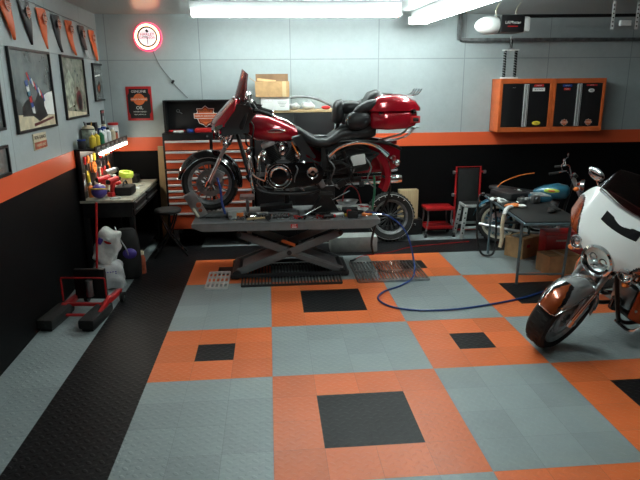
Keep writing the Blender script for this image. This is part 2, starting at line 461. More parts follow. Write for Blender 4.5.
# ------------------------------------------------------------------ motorcycles
def wheel(t, x, z, T, R=.31, w=.065, disc=True, rim='chrome', spoke='aluminium', name='front_wheel', stripe=None, ns=9, sw=.075):
    m = MB('black_rubber', T); ax = (0,1,0); Rr = R-sw
    m.lathe([(Rr,-w*.75),(R-.035,-w),(R-.012,-w*.8),(R,-w*.3),(R,w*.3),(R-.012,w*.8),(R-.035,w),(Rr,w*.75)], (x,0,z), ax, 40, closed=True)
    for i in range(40):                       # tread blocks
        a = 2*PI*i/40
        for s in (-1, 1):
            m.box((x+(R)*math.cos(a), s*w*.38, z+R*math.sin(a)), (.006, w*.42, .022), Matrix.Rotation(-a, 3, 'Y'))
    if stripe:
        m.m(stripe)
        for s in (-1, 1):
            for rr in (R-.028, R-.062): m.torus((x, s*(w*.95 if rr > R-.05 else w*.86), z), ax, rr, .0022, 48, 5)
            for i in range(9):
                a = 2*PI*i/9*.45+.9; 
                m.box((x+(R-.045)*math.cos(a), s*w*.95, z+(R-.045)*math.sin(a)), (.02, .006, .01), Matrix.Rotation(-a, 3, 'Y'))
    tire = m.build(name, t)
    m = MB(rim, T)
    m.lathe([(Rr-.03,-w*.6),(Rr+.002,-w*.8),(Rr+.006,-w*.72),(Rr-.02,-w*.2),(Rr-.02,w*.2),(Rr+.006,w*.72),(Rr+.002,w*.8),(Rr-.03,w*.6),(Rr-.035,0)], (x,0,z), ax, 40, closed=True)
    m.m(spoke)
    m.lathe([(.028,-w*.8),(.045,-w*.7),(.045,w*.7),(.028,w*.8)], (x,0,z), ax, 20)
    for i in range(ns):
        a = 2*PI*i/ns
        d = Vector((math.cos(a),0,math.sin(a))); e = Vector((-math.sin(a),0,math.cos(a)))
        for s in (-.35, .35):
            p0 = Vector((x,0,z))+d*.035+e*.012*s*2; p1 = Vector((x,0,z))+d*(Rr-.02)+e*.085*s
            m.cyl(p0, p1, .008, .009, 6)
    m.build('rim', tire)
    if disc:
        m = MB('steel', T)
        for s in (-1, 1):
            m.lathe([(.09,s*.062-.003),(.145,s*.062-.003),(.145,s*.062+.003),(.09,s*.062+.003)], (x,0,z), ax, 32, closed=True)
            for i in range(5):
                a = 2*PI*i/5
                m.cyl((x+.04*math.cos(a), s*.055, z+.04*math.sin(a)), (x+.1*math.cos(a+.3), s*.062, z+.1*math.sin(a+.3)), .008, n=6)
        m.build('brake_disc', tire)
    return tire
def touring(t, paint='bike_red', side='bike_red', fender=None, steer=0, rear_wheel=True, trunk=True, left_bag=True, wing_two=False, screen='smoke_glass', screen_h=1.5, fcolour=None, rider_rest=False, fair_col=None, lz=.90, lr=1.0, tw=.065, mz=1.25, vent_w=.25, fstart=8, ft=1.30, rim='chrome', spoke='aluminium', slope=.72, back=(.9,1.1), hw=.43, dip=0, ws_s=.5, nx=0, ws_c=0):
    """full-dress touring motorcycle; x forward from the front axle, y to its left, z up"""
    ax0 = Vector((.15,0,0)); k = Vector((-math.sin(math.radians(26)),0,math.cos(math.radians(26))))
    S = Matrix.Translation(ax0) @ Matrix.Rotation(steer, 4, k) @ Matrix.Translation(-ax0)
    wheel(t, 0, .32, S, w=tw, rim=rim, spoke=spoke)
    # --- fork
    for s in (-1, 1):
        m = MB('chrome', S)
        m.cyl((.01,s*.1,.32),(-.13,s*.1,.60),.027,.027,16); m.cyl((.02,s*.1,.29),(.0,s*.1,.345),.036,.036,14)
        m.m('steel').cyl((-.13,s*.1,.60),(-.20,s*.1,.74),.02,n=14)
        m.m('chrome').cyl((-.19,s*.1,.72),(-.305,s*.1,.96),.034,.034,16)
        m.cyl((0,s*.085,.32),(0,s*.14,.32),.018,n=10)
        m.build('fork_leg', t)
        m = MB('steel', S).box((-.10, s*.085, .40), (.10,.045,.13), (0,-.5,0), .012)
        m.box((-.10, s*.112, .40), (.07,.01,.09), (0,-.5,0), .004); m.build('brake_caliper', t)
    m = MB('black_metal', S); m.box((-.265,0,.88),(.07,.27,.03),(0,-.45,0),.01); m.box((-.215,0,.76),(.07,.27,.035),(0,-.45,0),.01)
    m.cyl((-.22,0,.74),(-.33,0,.98),.028); m.build('fork_yoke', t)
    # --- front fender
    fcol = fender or paint
    def ff(u, v):
        a = math.radians(fstart+(190-fstart)*u); R = .352+.012*math.sin(u*PI); b = (v-.5)*2
        wd = (tw+.022)*(1-.35*max(0, 1-u*6)) ; dr = .10*(1-.5*max(0, 1-u*5))
        y = wd*math.sin(b*1.35)/math.sin(1.35); drop = dr*(1-math.cos(b*1.35))
        return ((R-drop)*math.cos(a), y, .32+(R-drop)*math.sin(a))
    m = MB(fcol, S); m.surf(ff, 72, 40, lambda u, v: Vector((-.005*math.cos(math.radians(fstart+(190-fstart)*u)), 0, -.005*math.sin(math.radians(fstart+(190-fstart)*u)))), fcolour)
    fe = m.build('front_fender', t, angle=60)
    m = MB('chrome', S)
    for s in (0, 1):
        m.tube([Vector(ff(u, s))+Vector((0, (s-.5)*.012, 0)) for u in [i/14*.9 for i in range(15)]], .005, 6, 1)
    m.tube([Vector(ff(.0, v))+Vector((.004,0,0)) for v in [i/8 for i in range(9)]], .006, 6, 1)
    m.build('fender_trim', fe)
    # --- batwing fairing
    def edge(y):
        a = abs(y)
        top = ft-dip*max(0, 1-(a/.28)**2)-.35*max(0, a-.16)**1.6-1.6*max(0, a-.33)**1.7*3
        bot = .80 if a < .1 else .80+.09*min(1,(a-.1)/.13)**1.2
        bot += .06*max(0,(a-.32)/.11)
        return top, bot
    def fx(y, z):
        a = abs(y)
        return nx-.135-back[0]*max(0,a-.06)**2-slope*max(0,z-.93-nx*.5)**1.1-back[1]*max(0,a-.3)**1.5+.10*max(0,.9-z)*(-1)
    def fb(u, v):
        y = (u-.5)*2*hw; top, bot = edge(y); z = bot+(top-bot)*v
        # the nose swells around the lamp
        return (fx(y, z)+.02*math.exp(-((y/.16)**2))*math.sin(PI*v), y*(1+.0*v), z)
    m = MB(paint, S)
    m.surf(fb, 90, 40, lambda u, v: Vector((-.016, -(u-.5)*.05, 0)), fair_col)
    fa = m.build('fairing', t, angle=60)
    def onf(y, z, d=.004): return Vector((fx(y, z)+.02*math.exp(-((y/.16)**2))*math.sin(PI*(z-.8)/.4)+d, y, z))
    # side cheeks that reach back to the dash
    for s in (-1, 1):
        m = MB('black_plastic', S)
        def ch(u, v, s=s):
            z0, z1 = .85+.03*u, 1.17-.03*u
            z = z0+(z1-z0)*v; x = fx(.38,z)-.025-.28*u; return (x, s*(.38-.10*u), z)
        m.surf(ch, 6, 6, (0,-s*.012,0)); m.build('fairing_cheek', fa)
    m = MB('black_plastic', S)
    m.box((-.42,0,1.05),(.06,.64,.30),(0,-.35,0),.03)
    m.build('dash', fa)
    m = MB('chrome', S)
    for y in (-.22,-.07,.07,.22):
        m.torus((-.465,y,1.04),(-1,0,.25),.052 if abs(y)<.1 else .035,.006,20,6)
    m.build('gauge_rings', fa)
    m = MB('black_gloss', S)                 # vent under the screen
    def vf(u, v):
        y = -vent_w+2*vent_w*u; h = .044; return onf(y, edge(y)[0]-.075-h*v*1.6, .003)
    m.surf(vf, 16, 4, (-.01,0,0)); m.build('vent', fa)
    m = MB('chrome', S); m.tube([onf(y, edge(y)[0]-.002, .012) for y in (-.30,-.2,-.1,0,.1,.2,.30)], .012, 6, 4); m.build('screen_trim', fa)
    # --- windscreen
    def ws(u, v):
        y = (u-.5)*(.72-.16*v); b = edge(y)[0]-.01; top = screen_h-.5*y*y*1.3
        z = b+(top-b)*v
        return (fx(y,b)-.02-(z-b)*ws_s+.08*(z-b)**2-ws_c*y*y, y, z)
    MB(screen, S).surf(ws, 20, 8, (-.004,0,0)).build('windscreen', t, angle=60)
    # --- lamps
    m = MB('chrome', S); c = Vector((-.14,0,lz)); d = (1,0,-.05)
    m.lathe([(q[0]*lr,q[1]) for q in [(.10,-.03),(.112,.0),(.108,.022),(.095,.03),(.09,.02),(.088,-.03)]], c, d, 32, closed=True)
    hl = m.build('headlamp', t)
    m = MB('chrome', S)
    m.lathe([(.088,-.0),(.06,-.02),(.001,-.028)], c, d, 24)
    for yy, zz, rr in ((-.042,.012,.034),(.042,.012,.034),(0,-.052,.02),(0,.055,.02)): m.lathe([(rr,0),(rr,.012),(rr-.008,.014),(rr-.014,.004),(.001,.004)], c+Vector((-.004,yy,zz)), d, 16)
    m.build('reflector', hl)
    MB('clear_glass', S).lathe([(.001,.024),(.06,.02),(.09,.012),(.09,.008),(.06,.016),(.001,.02)], c, d, 28).build('lens', hl)
    for s in (-1, 1):
        c = Vector((-.17, s*.215, .84))
        m = MB('chrome', S); m.ell(c+Vector((-.035,0,0)), (.05,.056,.056)); m.lathe([(.05,-.01),(.06,.0),(.058,.018),(.048,.022),(.046,0)], c, (1,0,0), 24, closed=True)
        m.cyl(c+Vector((-.03,0,0)), (-.2, s*.11, .84), .014); m.ell(c+Vector((-.03, s*.03, -.075)), (.035,.03,.03)); m.cyl(c, c+Vector((-.03,s*.03,-.07)), .01)
        pl = m.build('passing_lamp', t)
        MB('clear_glass', S).ell(c+Vector((.012,0,0)), (.012,.046,.046)).build('lens', pl)
        MB('orange_plastic', S).ell(c+Vector((-.002, s*.03, -.075)), (.018,.024,.024)).build('turn_signal', pl)
    m = MB('chrome', S); m.cyl((-.19,-.22,.835),(-.19,.22,.835),.013); m.build('lamp_bar', t)
    # --- handlebar
    m = MB('chrome', S)
    for s in (-1, 1):
        m.tube([(-.33,s*.04,.97),(-.36,s*.10,1.08),(-.42,s*.26,1.14),(-.56,s*.36,1.10),(-.66,s*.40,1.07)], .0125, 8, 5)
    hb = m.build('handlebar', t)
    for s in (-1, 1):
        m = MB('black_rubber', S); m.cyl((-.56,s*.365,1.10),(-.70,s*.415,1.055),.02); m.m('chrome').cyl((-.70,s*.415,1.055),(-.715,s*.42,1.05),.021); m.build('grip', hb)
        m = MB('black_metal', S); m.box((-.53,s*.35,1.10),(.06,.045,.05),(0,.1,0),.01); m.tube([(-.52,s*.38,1.11),(-.58,s*.45,1.10),(-.70,s*.48,1.06)], .006, 6, 3)
        m.cyl((-.53,s*.35,1.12),(-.50,s*.33,1.17),.02); m.build('control', hb)
        m = MB('chrome', S); m.tube([(-.50,s*.37,1.12),(-.48,s*.42,min(1.18,mz-.04)),(-.47,s*.45,min(1.22,mz))], .006, 6, 3)
        m.ell((-.46,s*.46,mz),(.02,.075,.045),(s*.15,0,0)); mi = m.build('mirror', t)
        MB('steel', S).ell((-.482,s*.46,mz),(.003,.066,.038),(s*.15,0,0)).build('mirror_glass', mi)
    # --- fuel tank
    def sec(x, zb, zt, w, n=18, p=2.6):
        out = []
        for i in range(n):
            a = 2*PI*i/n; cx, sx = math.cos(a), math.sin(a)
            out.append(Vector((x, w*math.copysign(abs(cx)**(2/p), cx), (zb+zt)/2+(zt-zb)/2*math.copysign(abs(sx)**(2/p), sx))))
        return out
    m = MB(side)
    m.loft([sec(-.42,.90,.98,.03), sec(-.44,.83,1.02,.10), sec(-.52,.775,1.055,.15), sec(-.66,.755,1.045,.168), sec(-.80,.75,.985,.158), sec(-.93,.765,.92,.125), sec(-1.03,.785,.865,.075), sec(-1.06,.80,.845,.03)])
    tk = m.build('fuel_tank', t, angle=60)
    m = MB('chrome')
    m.loft([sec(-.55,1.02,1.045,.03), sec(-.68,1.025,1.055,.045), sec(-.85,.965,.995,.04), sec(-.98,.885,.91,.03)])
    m.torus((-.62,0,1.05),(-.1,0,1),.035,.008); m.build('tank_console', tk)
    m = MB('chrome')
    for s in (-1, 1):
        m.ell((-.74, s*.163, .88), (.105,.006,.022))
    m.build('tank_badge', tk)
    m = MB('red_plastic')
    for s in (-1, 1):
        m.text('HARLEY-DAVIDSON', .03, Matrix.Translation((-.74, s*.1705, .88)) @ Matrix.Rotation(PI if s > 0 else 0, 4, 'Z') @ FXZ, .001)
    m.build('tank_script', tk)
    # --- frame
    m = MB('black_metal')
    m.tube([(-.30,0,.92),(-.55,0,.80),(-1.0,0,.76),(-1.3,0,.62)], .026, 8, 5)
    for s in (-1, 1):
        m.tube([(-.32,s*.03,.84),(-.44,s*.13,.40),(-.55,s*.14,.24),(-.8,s*.14,.20),(-1.15,s*.14,.22),(-1.30,s*.14,.38),(-1.28,s*.13,.68)], .018, 8, 5)
        m.tube([(-1.15,s*.13,.70),(-1.5,s*.15,.76),(-1.9,s*.15,.74),(-2.1,s*.14,.66)], .016, 8, 4)
        m.box((-1.45,s*.13,.33),(.42,.035,.06),(0,.06,0),.012)
        m.cyl((-1.55,s*.16,.36),(-1.45,s*.17,.66),.028); 
    m.box((-.95,0,.21),(.5,.24,.03)); m.build('frame', t)
    # --- engine: two finned cylinders on a crankcase
    m = MB('steel')
    m.box((-.80,0,.40),(.36,.22,.22),None,.05); m.cyl((-.80,-.13,.42),(-.80,.13,.42),.15,n=28)
    en = m.build('engine', t)
    for a, x in ((math.radians(22),-.74),(math.radians(-22),-.88)):
        m = MB('black_metal')
        d = Vector((math.sin(a),0,math.cos(a))); R = Matrix.Rotation(a, 3, 'Y')
        for i in range(12):
            c = Vector((x,0,.50))+d*(.02+i*.0175)
            m.box(c, (.15-.003*i,.17,.007), R, .003)
        m.cyl(Vector((x,0,.48)), Vector((x,0,.50))+d*.22, .056, n=18)
        cyl = m.build('cylinder', en)
        m = MB('aluminium'); c = Vector((x,0,.50))+d*.25; m.box(c, (.15,.15,.055), R, .02); m.build('rocker_cover', cyl)
        m = MB('chrome')
        for s in (-1, 1):
            m.cyl((x+s*.02-.01,-.125,.46), Vector((x+s*.04,-.09,.50))+d*.22, .011)
        m.build('pushrod_tube', cyl)
    m = MB('chrome'); m.lathe([(.03,-.02),(.085,-.02),(.09,.0),(.09,.05),(.07,.065),(.03,.068)], (-.80,-.17,.66), (0,-1,0), 28); m.build('air_cleaner', en)
    m = MB('chrome'); m.ell((-.80,.10,.66),(.045,.03,.065)); m.cyl((-.80,0,.70),(-.80,.11,.66),.02); m.build('cover_knob', en)
    m = MB('black_gloss')                      # primary cover, left side
    pts = []
    for i in range(17): a = PI/2+PI*i/16; pts.append((.60+0, 0)) if 0 else pts.append((-1.12+.12*math.cos(a), .42+.12*math.sin(a)))
    for i in range(17): a = -PI/2+PI*i/16; pts.append((-.76+.145*math.cos(a), .40+.145*math.sin(a)))
    m.prism(pts, .06, Matrix(((1,0,0,0),(0,0,1,.165),(0,1,0,0),(0,0,0,1))))
    pc = m.build('primary_cover', en)
    m = MB('chrome'); 
    m.lathe([(.04,0),(.105,.0),(.11,.008),(.10,.02),(.085,.014),(.03,.016)], (-.76,.195,.40), (0,1,0), 32)
    m.build('clutch_cover', pc); m = MB('chrome')
    m.lathe([(.02,0),(.062,.0),(.066,.008),(.058,.018),(.045,.012),(.02,.014)], (-1.12,.195,.43), (0,1,0), 28)
    m.build('alternator_cover', pc); m = MB('chrome')
    m.torus((-.76,.193,.40),(0,1,0),.132,.004,28,6)
    for i in range(10):
        a = 2*PI*i/10; m.cyl((-.76+.132*math.cos(a),.19,.40+.132*math.sin(a)),(-.76+.132*math.cos(a),.202,.40+.132*math.sin(a)),.007,n=8)
    m.build('cover_bolts', pc)
    m = MB('black_gloss').lathe([(.001,0),(.084,0),(.084,.006),(.001,.008)], (-.76,.205,.40), (0,1,0), 28); m.build('cover_plate', pc)
    MB('chrome').ell((-.60,.07,.62),(.04,.045,.055)).build('horn', en); MB('chrome').ell((-.97,.12,.60),(.035,.03,.05)).build('horn_cover', en); MB('chrome').box((-1.0,.13,.52),(.1,.05,.05),(0,.3,0),.015).build('starter_cover', en)
    m = MB('dull_steel'); m.box((-1.08,0,.36),(.24,.2,.2),(0,.1,0),.04); m.build('gearbox', en); MB('black_gloss').cyl((-.58,0,.27),(-.58,0,.37),.04,n=16).build('oil_filter', en)
    # --- exhaust (right side, one crossing under)
    m = MB('chrome')
    m.tube([(-.68,-.09,.68),(-.56,-.16,.58),(-.55,-.19,.36),(-.75,-.2,.25),(-1.15,-.22,.24),(-1.35,-.24,.25)], .023, 10, 5)
    m.cyl((-1.3,-.24,.25),(-2.15,-.26,.27),.045,.05,20); m.cyl((-2.15,-.26,.27),(-2.2,-.26,.27),.05,.042,20)
    if left_bag: m.cyl((-1.3,.24,.25),(-2.15,.26,.27),.045,.05,20)
    m.build('exhaust', t)
    # --- seat
    m = MB('dark_leather')
    def ss(x, zb, zt, w): return sec(x, zb, zt, w, 18, 3)
    m.loft([ss(-.93,.86,.915,.05), ss(-.99,.78,.91,.12), ss(-1.07,.71,.86,.17), ss(-1.18,.69,.80,.195), ss(-1.28,.69,.80,.205), ss(-1.38,.72,.87,.20), ss(-1.45,.74,.92,.18), ss(-1.60,.75,.945,.175), ss(-1.74,.76,.95,.165), ss(-1.82,.80,.93,.13)])
    se = m.build('seat', t, angle=60)
    m = MB('black_gloss').ell((-1.22,0,.812),(.09,.08,.012)); m.build('seat_inlay', se)
    if rider_rest:
        m = MB('dark_leather'); m.loft([[Vector((x-.12*(q.z-1.0), q.y, q.z)) for q in sec(0, .93+h, 1.20-h, w, 18, 2.2)] for x, w, h in ((-1.345,.03,.08),(-1.355,.08,.035),(-1.385,.125,.01),(-1.43,.135,0),(-1.465,.11,.02),(-1.48,.04,.08))])
        rb = m.build('rider_backrest', t, angle=60); MB('black_metal').tube([(-1.42,0,1.04),(-1.42,0,.95),(-1.40,0,.86)], .02, 8, 3).build('backrest_stem', rb)
    # --- side cover, rear fender
    for s in (-1, 1):
        m = MB(side); pts = [(-1.02,.74),(-1.08,.56),(-1.22,.50),(-1.34,.56),(-1.30,.72)]
        if s < 0 or left_bag: m.prism(pts, .02, Matrix(((1,0,0,0),(0,0,1,s*.17),(0,1,0,0),(0,0,0,1)))); m.build('side_cover', t)
    def rf(u, v):
        a = math.radians(60+150*u); b = (v-.5)*2; R = .40
        y = .105*math.sin(b*1.3)/math.sin(1.3); dr = .12*(1-math.cos(b*1.3))
        return (-1.61+(R-dr)*math.cos(a)-.02*u, y, .34+(R-dr)*math.sin(a)+.02)
    MB(paint).surf(rf, 24, 12, lambda u, v: Vector((-.005*math.cos(math.radians(60+150*u)),0,-.005*math.sin(math.radians(60+150*u))))).build('rear_fender', t, angle=60)
    if rear_wheel: wheel(t, -1.61, .32, Matrix(), R=.315, w=.075, name='rear_wheel')
    # --- saddlebags
    for s in (-1, 1):
        if s > 0 and not left_bag: continue
        m = MB(paint)
        def bs(x, zb, zt, w): return [q+Vector((0, s*.29, 0)) for q in sec(x, zb, zt, w, 18, 4)]
        m.loft([bs(-1.36,.52,.62,.07), bs(-1.42,.38,.70,.10), bs(-1.7,.34,.71,.115), bs(-2.05,.36,.69,.115), bs(-2.16,.42,.66,.10)])
        sb = m.build('saddlebag', t, angle=60)
        m = MB(paint); m.loft([bs(-1.38,.68,.70,.09), bs(-1.5,.69,.745,.105), bs(-1.8,.69,.76,.115), bs(-2.12,.68,.73,.10)]); m.build('saddlebag_lid', sb, angle=60)
        m = MB('chrome'); m.box((-1.62,s*.41,.68),(.07,.012,.03),None,.004); m.box((-1.95,s*.41,.68),(.07,.012,.03),None,.004)
        m.tube([(-1.36,s*.40,.36),(-1.5,s*.43,.33),(-2.0,s*.43,.33),(-2.18,s*.38,.36)], .011, 8, 4); m.build('saddlebag_rail', sb)
    m = MB('chrome'); m.tube([(-1.30,.16,.60),(-1.42,.18,.70),(-1.61,.19,.745),(-1.8,.18,.71),(-1.95,.17,.6)], .02, 8, 5); m.build('fender_rail', t)
    # --- tail lamp, plate
    m = MB('red_plastic').box((-2.05,0,.55),(.03,.10,.05),None,.012); m.build('tail_lamp', t)
    m = MB('chrome').box((-2.02,0,.52),(.03,.30,.03),None,.01); 
    for s in (-1,1): m.ell((-2.05,s*.17,.52),(.035,.035,.035))
    m.build('signal_bar', t)
    # --- tour trunk with passenger rest
    if trunk:
        def tb(x, zb, zt, w): return sec(x, zb, zt, w, 24, 7)
        def lb(x, zb, zt, w):
            o = [Vector((x, -w, zb)), Vector((x, w, zb))]
            return o+[Vector((x, w*math.cos(a)**.45 if a < PI/2 else -w*abs(math.cos(a))**.45, zb+(zt-zb)*math.sin(a)**.55)) for a in [PI*(i+1)/13 for i in range(12)]]
        m = MB(paint)
        m.loft([tb(-1.80,.905,1.07,.22), tb(-1.82,.885,1.072,.26), tb(-1.98,.875,1.072,.285), tb(-2.18,.885,1.072,.28), tb(-2.27,.91,1.072,.25), tb(-2.30,.94,1.07,.21)])
        tp = m.build('tour_trunk', t, angle=60)
        m = MB(paint); m.loft([lb(-1.79,1.075,1.13,.23), lb(-1.81,1.075,1.19,.26), lb(-1.88,1.075,1.235,.28), lb(-2.0,1.075,1.25,.288), lb(-2.16,1.075,1.235,.285), lb(-2.28,1.075,1.19,.26), lb(-2.33,1.075,1.13,.22)])
        ld = m.build('trunk_lid', tp, angle=60)
        m = MB('chrome')
        for y in (-.16,-.05,.06,.17): m.tube([(-1.93,y,1.222),(-2.02,y,1.25),(-2.28,y,1.235),(-2.35,y,1.30)], .006, 6, 4)
        m.cyl((-2.02,-.17,1.248),(-2.02,.18,1.248),.006,n=8); m.cyl((-2.26,-.17,1.235),(-2.26,.18,1.235),.006,n=8)
        m.build('luggage_rack', ld)
        m = MB('chrome'); m.box((-1.90,.272,1.067),(.05,.014,.05),None,.004); m.box((-2.24,.266,1.067),(.05,.02,.05),(0,0,.2),.004); m.build('trunk_latch', tp)
        m = MB('red_plastic'); m.box((-2.27,.252,.985),(.12,.02,.075),(0,0,.35),.008); m.m('chrome').box((-2.27,.262,.985),(.07,.02,.04),(0,0,.35),.006); m.build('trunk_lamp', tp)
        m = MB('dark_leather')
        m.loft([[Vector((x-.30*(q.z-1.0), q.y, q.z)) for q in sec(0, zb, zt, w, 18, 3)] for x, zb, zt, w in ((-1.69,1.05,1.18,.12),(-1.72,.98,1.27,.17),(-1.80,.95,1.30,.18),(-1.86,1.0,1.27,.15))])
        for s in (-1,1):
            m.ell((-1.66,s*.225,.985),(.14,.07,.10),(0,.15,0)); m.ell((-1.74,s*.215,1.12),(.15,.07,.055),(0,.45,0))
        m.build('passenger_rest', tp, angle=60)
        m = MB('dark_leather'); m.loft([[Vector((x, q.y, q.z)) for q in sec(0, zb, zt, w, 18, 3)] for x, zb, zt, w in ((-1.47,1.09,1.12,.04),(-1.485,1.06,1.155,.10),(-1.53,1.04,1.18,.14),(-1.62,1.04,1.185,.15),(-1.69,1.05,1.17,.14))]); m.build('passenger_pad', tp, angle=60)
        MB('chrome').tube([(-1.56,.25,.94),(-1.53,.30,.98),(-1.56,.31,1.03)], .010, 6, 3).build('armrest_trim', tp)
        m = MB('steel'); 
        for s in (-1,1): m.tube([(-2.3,s*.12,.89),(-2.2,s*.13,.80),(-1.95,s*.14,.74)], .012, 6, 3)
        m.box((-2.15,0,.89),(.4,.3,.015)); m.build('trunk_bracket', tp)
    # --- engine guard, floorboards
    m = MB('chrome')
    for s in (-1, 1):
        m.tube([(-.42,s*.05,.66),(-.44,s*.22,.67),(-.45,s*.36,.58),(-.46,s*.37,.40),(-.48,s*.28,.27),(-.50,s*.12,.25)], .016, 8, 5)
    m.build('engine_guard', t)
    for s in (-1, 1):
        if s > 0 and not left_bag: 
            continue
        m = MB('black_rubber').box((-.78,s*.30,.27),(.32,.10,.015),None,.005); m.m('chrome').box((-.78,s*.30,.258),(.33,.11,.012),None,.005); m.build('floorboard', t)
    m = MB('chrome'); m.tube([(-.60,.22,.36),(-.62,.26,.50),(-.60,.26,.58)], .010, 8, 4); m.tube([(-.60,.22,.36),(-.52,.24,.40),(-.46,.27,.46)], .010, 8, 3); m.ell((-.6,.28,.59),(.02,.03,.02)); m.build('shift_lever', t)
    return S
# the red motorcycle up on the lift, facing left
b1 = thing('motorcycle', 'red touring motorcycle with rear trunk raised on the grey lift table, rear wheel removed', 'motorcycle', (.28, 2.53, .73), PI)
def f_black(u, v): return 'black_gloss'
def c_red(u, v): return 'bike_red' if v > .14 else 'black_gloss'
touring(b1, rear_wheel=False, left_bag=False, rider_rest=True, fender='black_gloss', fcolour=f_black, fair_col=c_red, screen_h=1.52, rim='dull_steel', spoke='dull_steel', ft=1.24, slope=.98, back=(.75,.8), ws_s=.34, nx=.075, ws_c=.5)
# cables, hoses and brackets left bare by the strip-down
for i in range(9):
    z = .45+.03*i; MB('black_rubber').tube([(-1.25-.02*i,.16,z),(-1.4,.19,z+.05*math.sin(i)),(-1.6,.18,z+.08*math.cos(i)),(-1.85,.16,.62)], .007, 6, 4).build('brake_hose', b1)
MB('black_rubber').tube([(-.38,.1,.98),(-.43,.2,.92),(-.42,.18,.75),(-.5,.1,.7)], .009, 6, 4).build('control_cable', b1)
MB('black_rubber').tube([(-.40,.25,1.05),(-.5,.2,.95),(-.48,.1,.8)], .008, 6, 4).build('control_cable', b1)
for k_ in kids(b1):
    if k_.name.startswith('tour_trunk'): k_.location = (.055, 0, 0)
MB('black_plastic').prism([(-1.22,.42),(-1.22,.70),(-1.45,.73),(-1.72,.72),(-1.80,.60),(-1.74,.44),(-1.5,.40)], .03, Matrix(((1,0,0,0),(0,0,1,.115),(0,1,0,0),(0,0,0,1)))).build('inner_panel', b1)
MB('black_metal').box((-1.5,.13,.52),(.16,.06,.14),None,.01).build('electrics_box', b1)
MB('dull_steel').box((-1.33,.14,.60),(.09,.05,.07),(0,.3,0),.01).build('master_cylinder', b1)
rr = random.Random(5)
for i in range(12):                          # bare brackets, wiring and linkages under the stripped side
    x = -.45-.11*i; z = .26+.22*rr.random()
    MB(('black_metal','dull_steel','black_rubber')[i%3]).box((x,.17,z),(.05+.05*rr.random(),.03,.04+.05*rr.random()),(0,rr.uniform(-.6,.6),0),.008).build('bracket', b1)
for i in range(7):
    x = -.5-.2*i; MB('black_rubber' if i%2 else 'dull_steel').tube([(x,.17,.62-.04*i%.1),(x-.06,.20,.48),(x-.02,.19,.34),(x-.12,.16,.24)], .008, 6, 3).build('cable', b1)
MB('white_plastic').box((-1.62,.16,.56),(.16,.06,.12),(0,.15,0),.02).build('reservoir', b1)
MB('orange_plastic').tube([(-.98,.14,.60),(-.94,.15,.68),(-.90,.15,.76)], .008, 6, 3).build('tie_strap', b1)
MB('dark_leather').loft([[Vector((-.90,.16,.82)),Vector((-.99,.17,.84)),Vector((-1.0,.19,.84)),Vector((-.9,.18,.80))],[Vector((-1.0,.17,.66)),Vector((-1.08,.18,.72)),Vector((-1.08,.20,.72)),Vector((-1.0,.19,.66))],[Vector((-1.14,.17,.58)),Vector((-1.16,.17,.60)),Vector((-1.16,.19,.60)),Vector((-1.14,.19,.58))]]).build('heat_shield', b1)
# the white and orange one parked at the right
def fc_w(u, v):
    b = abs(v-.5)*2; 
    if u < .28:
        e = .78*(1-u/.28)+.0
        if b < e: return 'burnt_orange'
        if b < e+.22: return 'black_gloss'
    if .28 < u < .9 and .42 < b < .52: return 'dull_steel'
    return 'pearl_silver'
def fair_w(u, v):
    a = abs(u-.5)*2
    e = .51+.50*v
    if a > e+.05: return 'burnt_orange'
    if a > e: return 'black_gloss'
    return 'pearl_white'
b2 = thing('motorcycle', 'pearl white and burnt orange touring motorcycle parked on the floor with its front wheel turned', 'motorcycle', (3.151, .18, 0), 0)
b2.rotation_euler = Euler((.0, 0, 0))
b2.matrix_world = Matrix.Translation((3.175, .30, .012)) @ Matrix.Rotation(3.4326, 4, 'Z') @ Matrix.Rotation(-.3, 4, 'X')
touring(b2, paint='pearl_white', side='burnt_orange', steer=.258, lz=.82, lr=1.2, tw=.092, mz=1.25, vent_w=.15, fstart=30, ft=1.26, dip=.03, slope=.42, hw=.45, back=(.9,.7), rim='steel', spoke='dull_steel', trunk=False, fcolour=fc_w, fair_col=fair_w, screen='smoke_glass', screen_h=1.46)
MB('steel').tube([(-.95,.18,.22),(-.98,.25,.12),(-1.0,.30,.095)], .012, 8, 3).build('kickstand', b2)
# lower leg fairings
for s in (-1, 1):
    m = MB('burnt_orange'); 
    def lf(u, v, s=s): return (-.50-.10*math.sin(u*PI)*0-.16*u, s*(.20+.17*math.sin(PI*min(1,u*1.0)*.5)), .34+.40*v-.04*u)
    m.surf(lf, 8, 8, (-.012,0,0)); m.build('leg_fairing', b2, angle=60)

# ------------------------------------------------------------------ scissor lift
t = thing('lift_table', 'grey scissor lift table carrying the red motorcycle', 'lift', (1.1, 2.5, 0))
def XZ(y): return Matrix(((1,0,0,0),(0,0,-1,y),(0,1,0,0),(0,0,0,1)))
m = MB('lift_grey'); m.prism([(-1.0,.675),(-1.0,.64),(-.90,.592),(.90,.58),(1.01,.635),(1.01,.675)], .84, XZ(.04))
m.box((0,-.375,.672),(1.98,.02,.014),None,.004)
dk = m.build('deck', t)
m = MB('lift_dark')
for i in range(8): m.box((-.8+i*.22,.04,.6765),(.16,.30,.003))
m.build('deck_mat', dk)
m = MB('red_plastic').box((.08,-.382,.628),(.075,.004,.045)); lb = m.build('warning_label', dk)
m = MB('white_plastic'); m.text('LIFT', .024, at(.08,-.3855,.636,FXZ)); 
for i in range(2): m.box((.08,-.385,.620-.008*i),(.05,.001,.004))
m.build('label_print', lb)
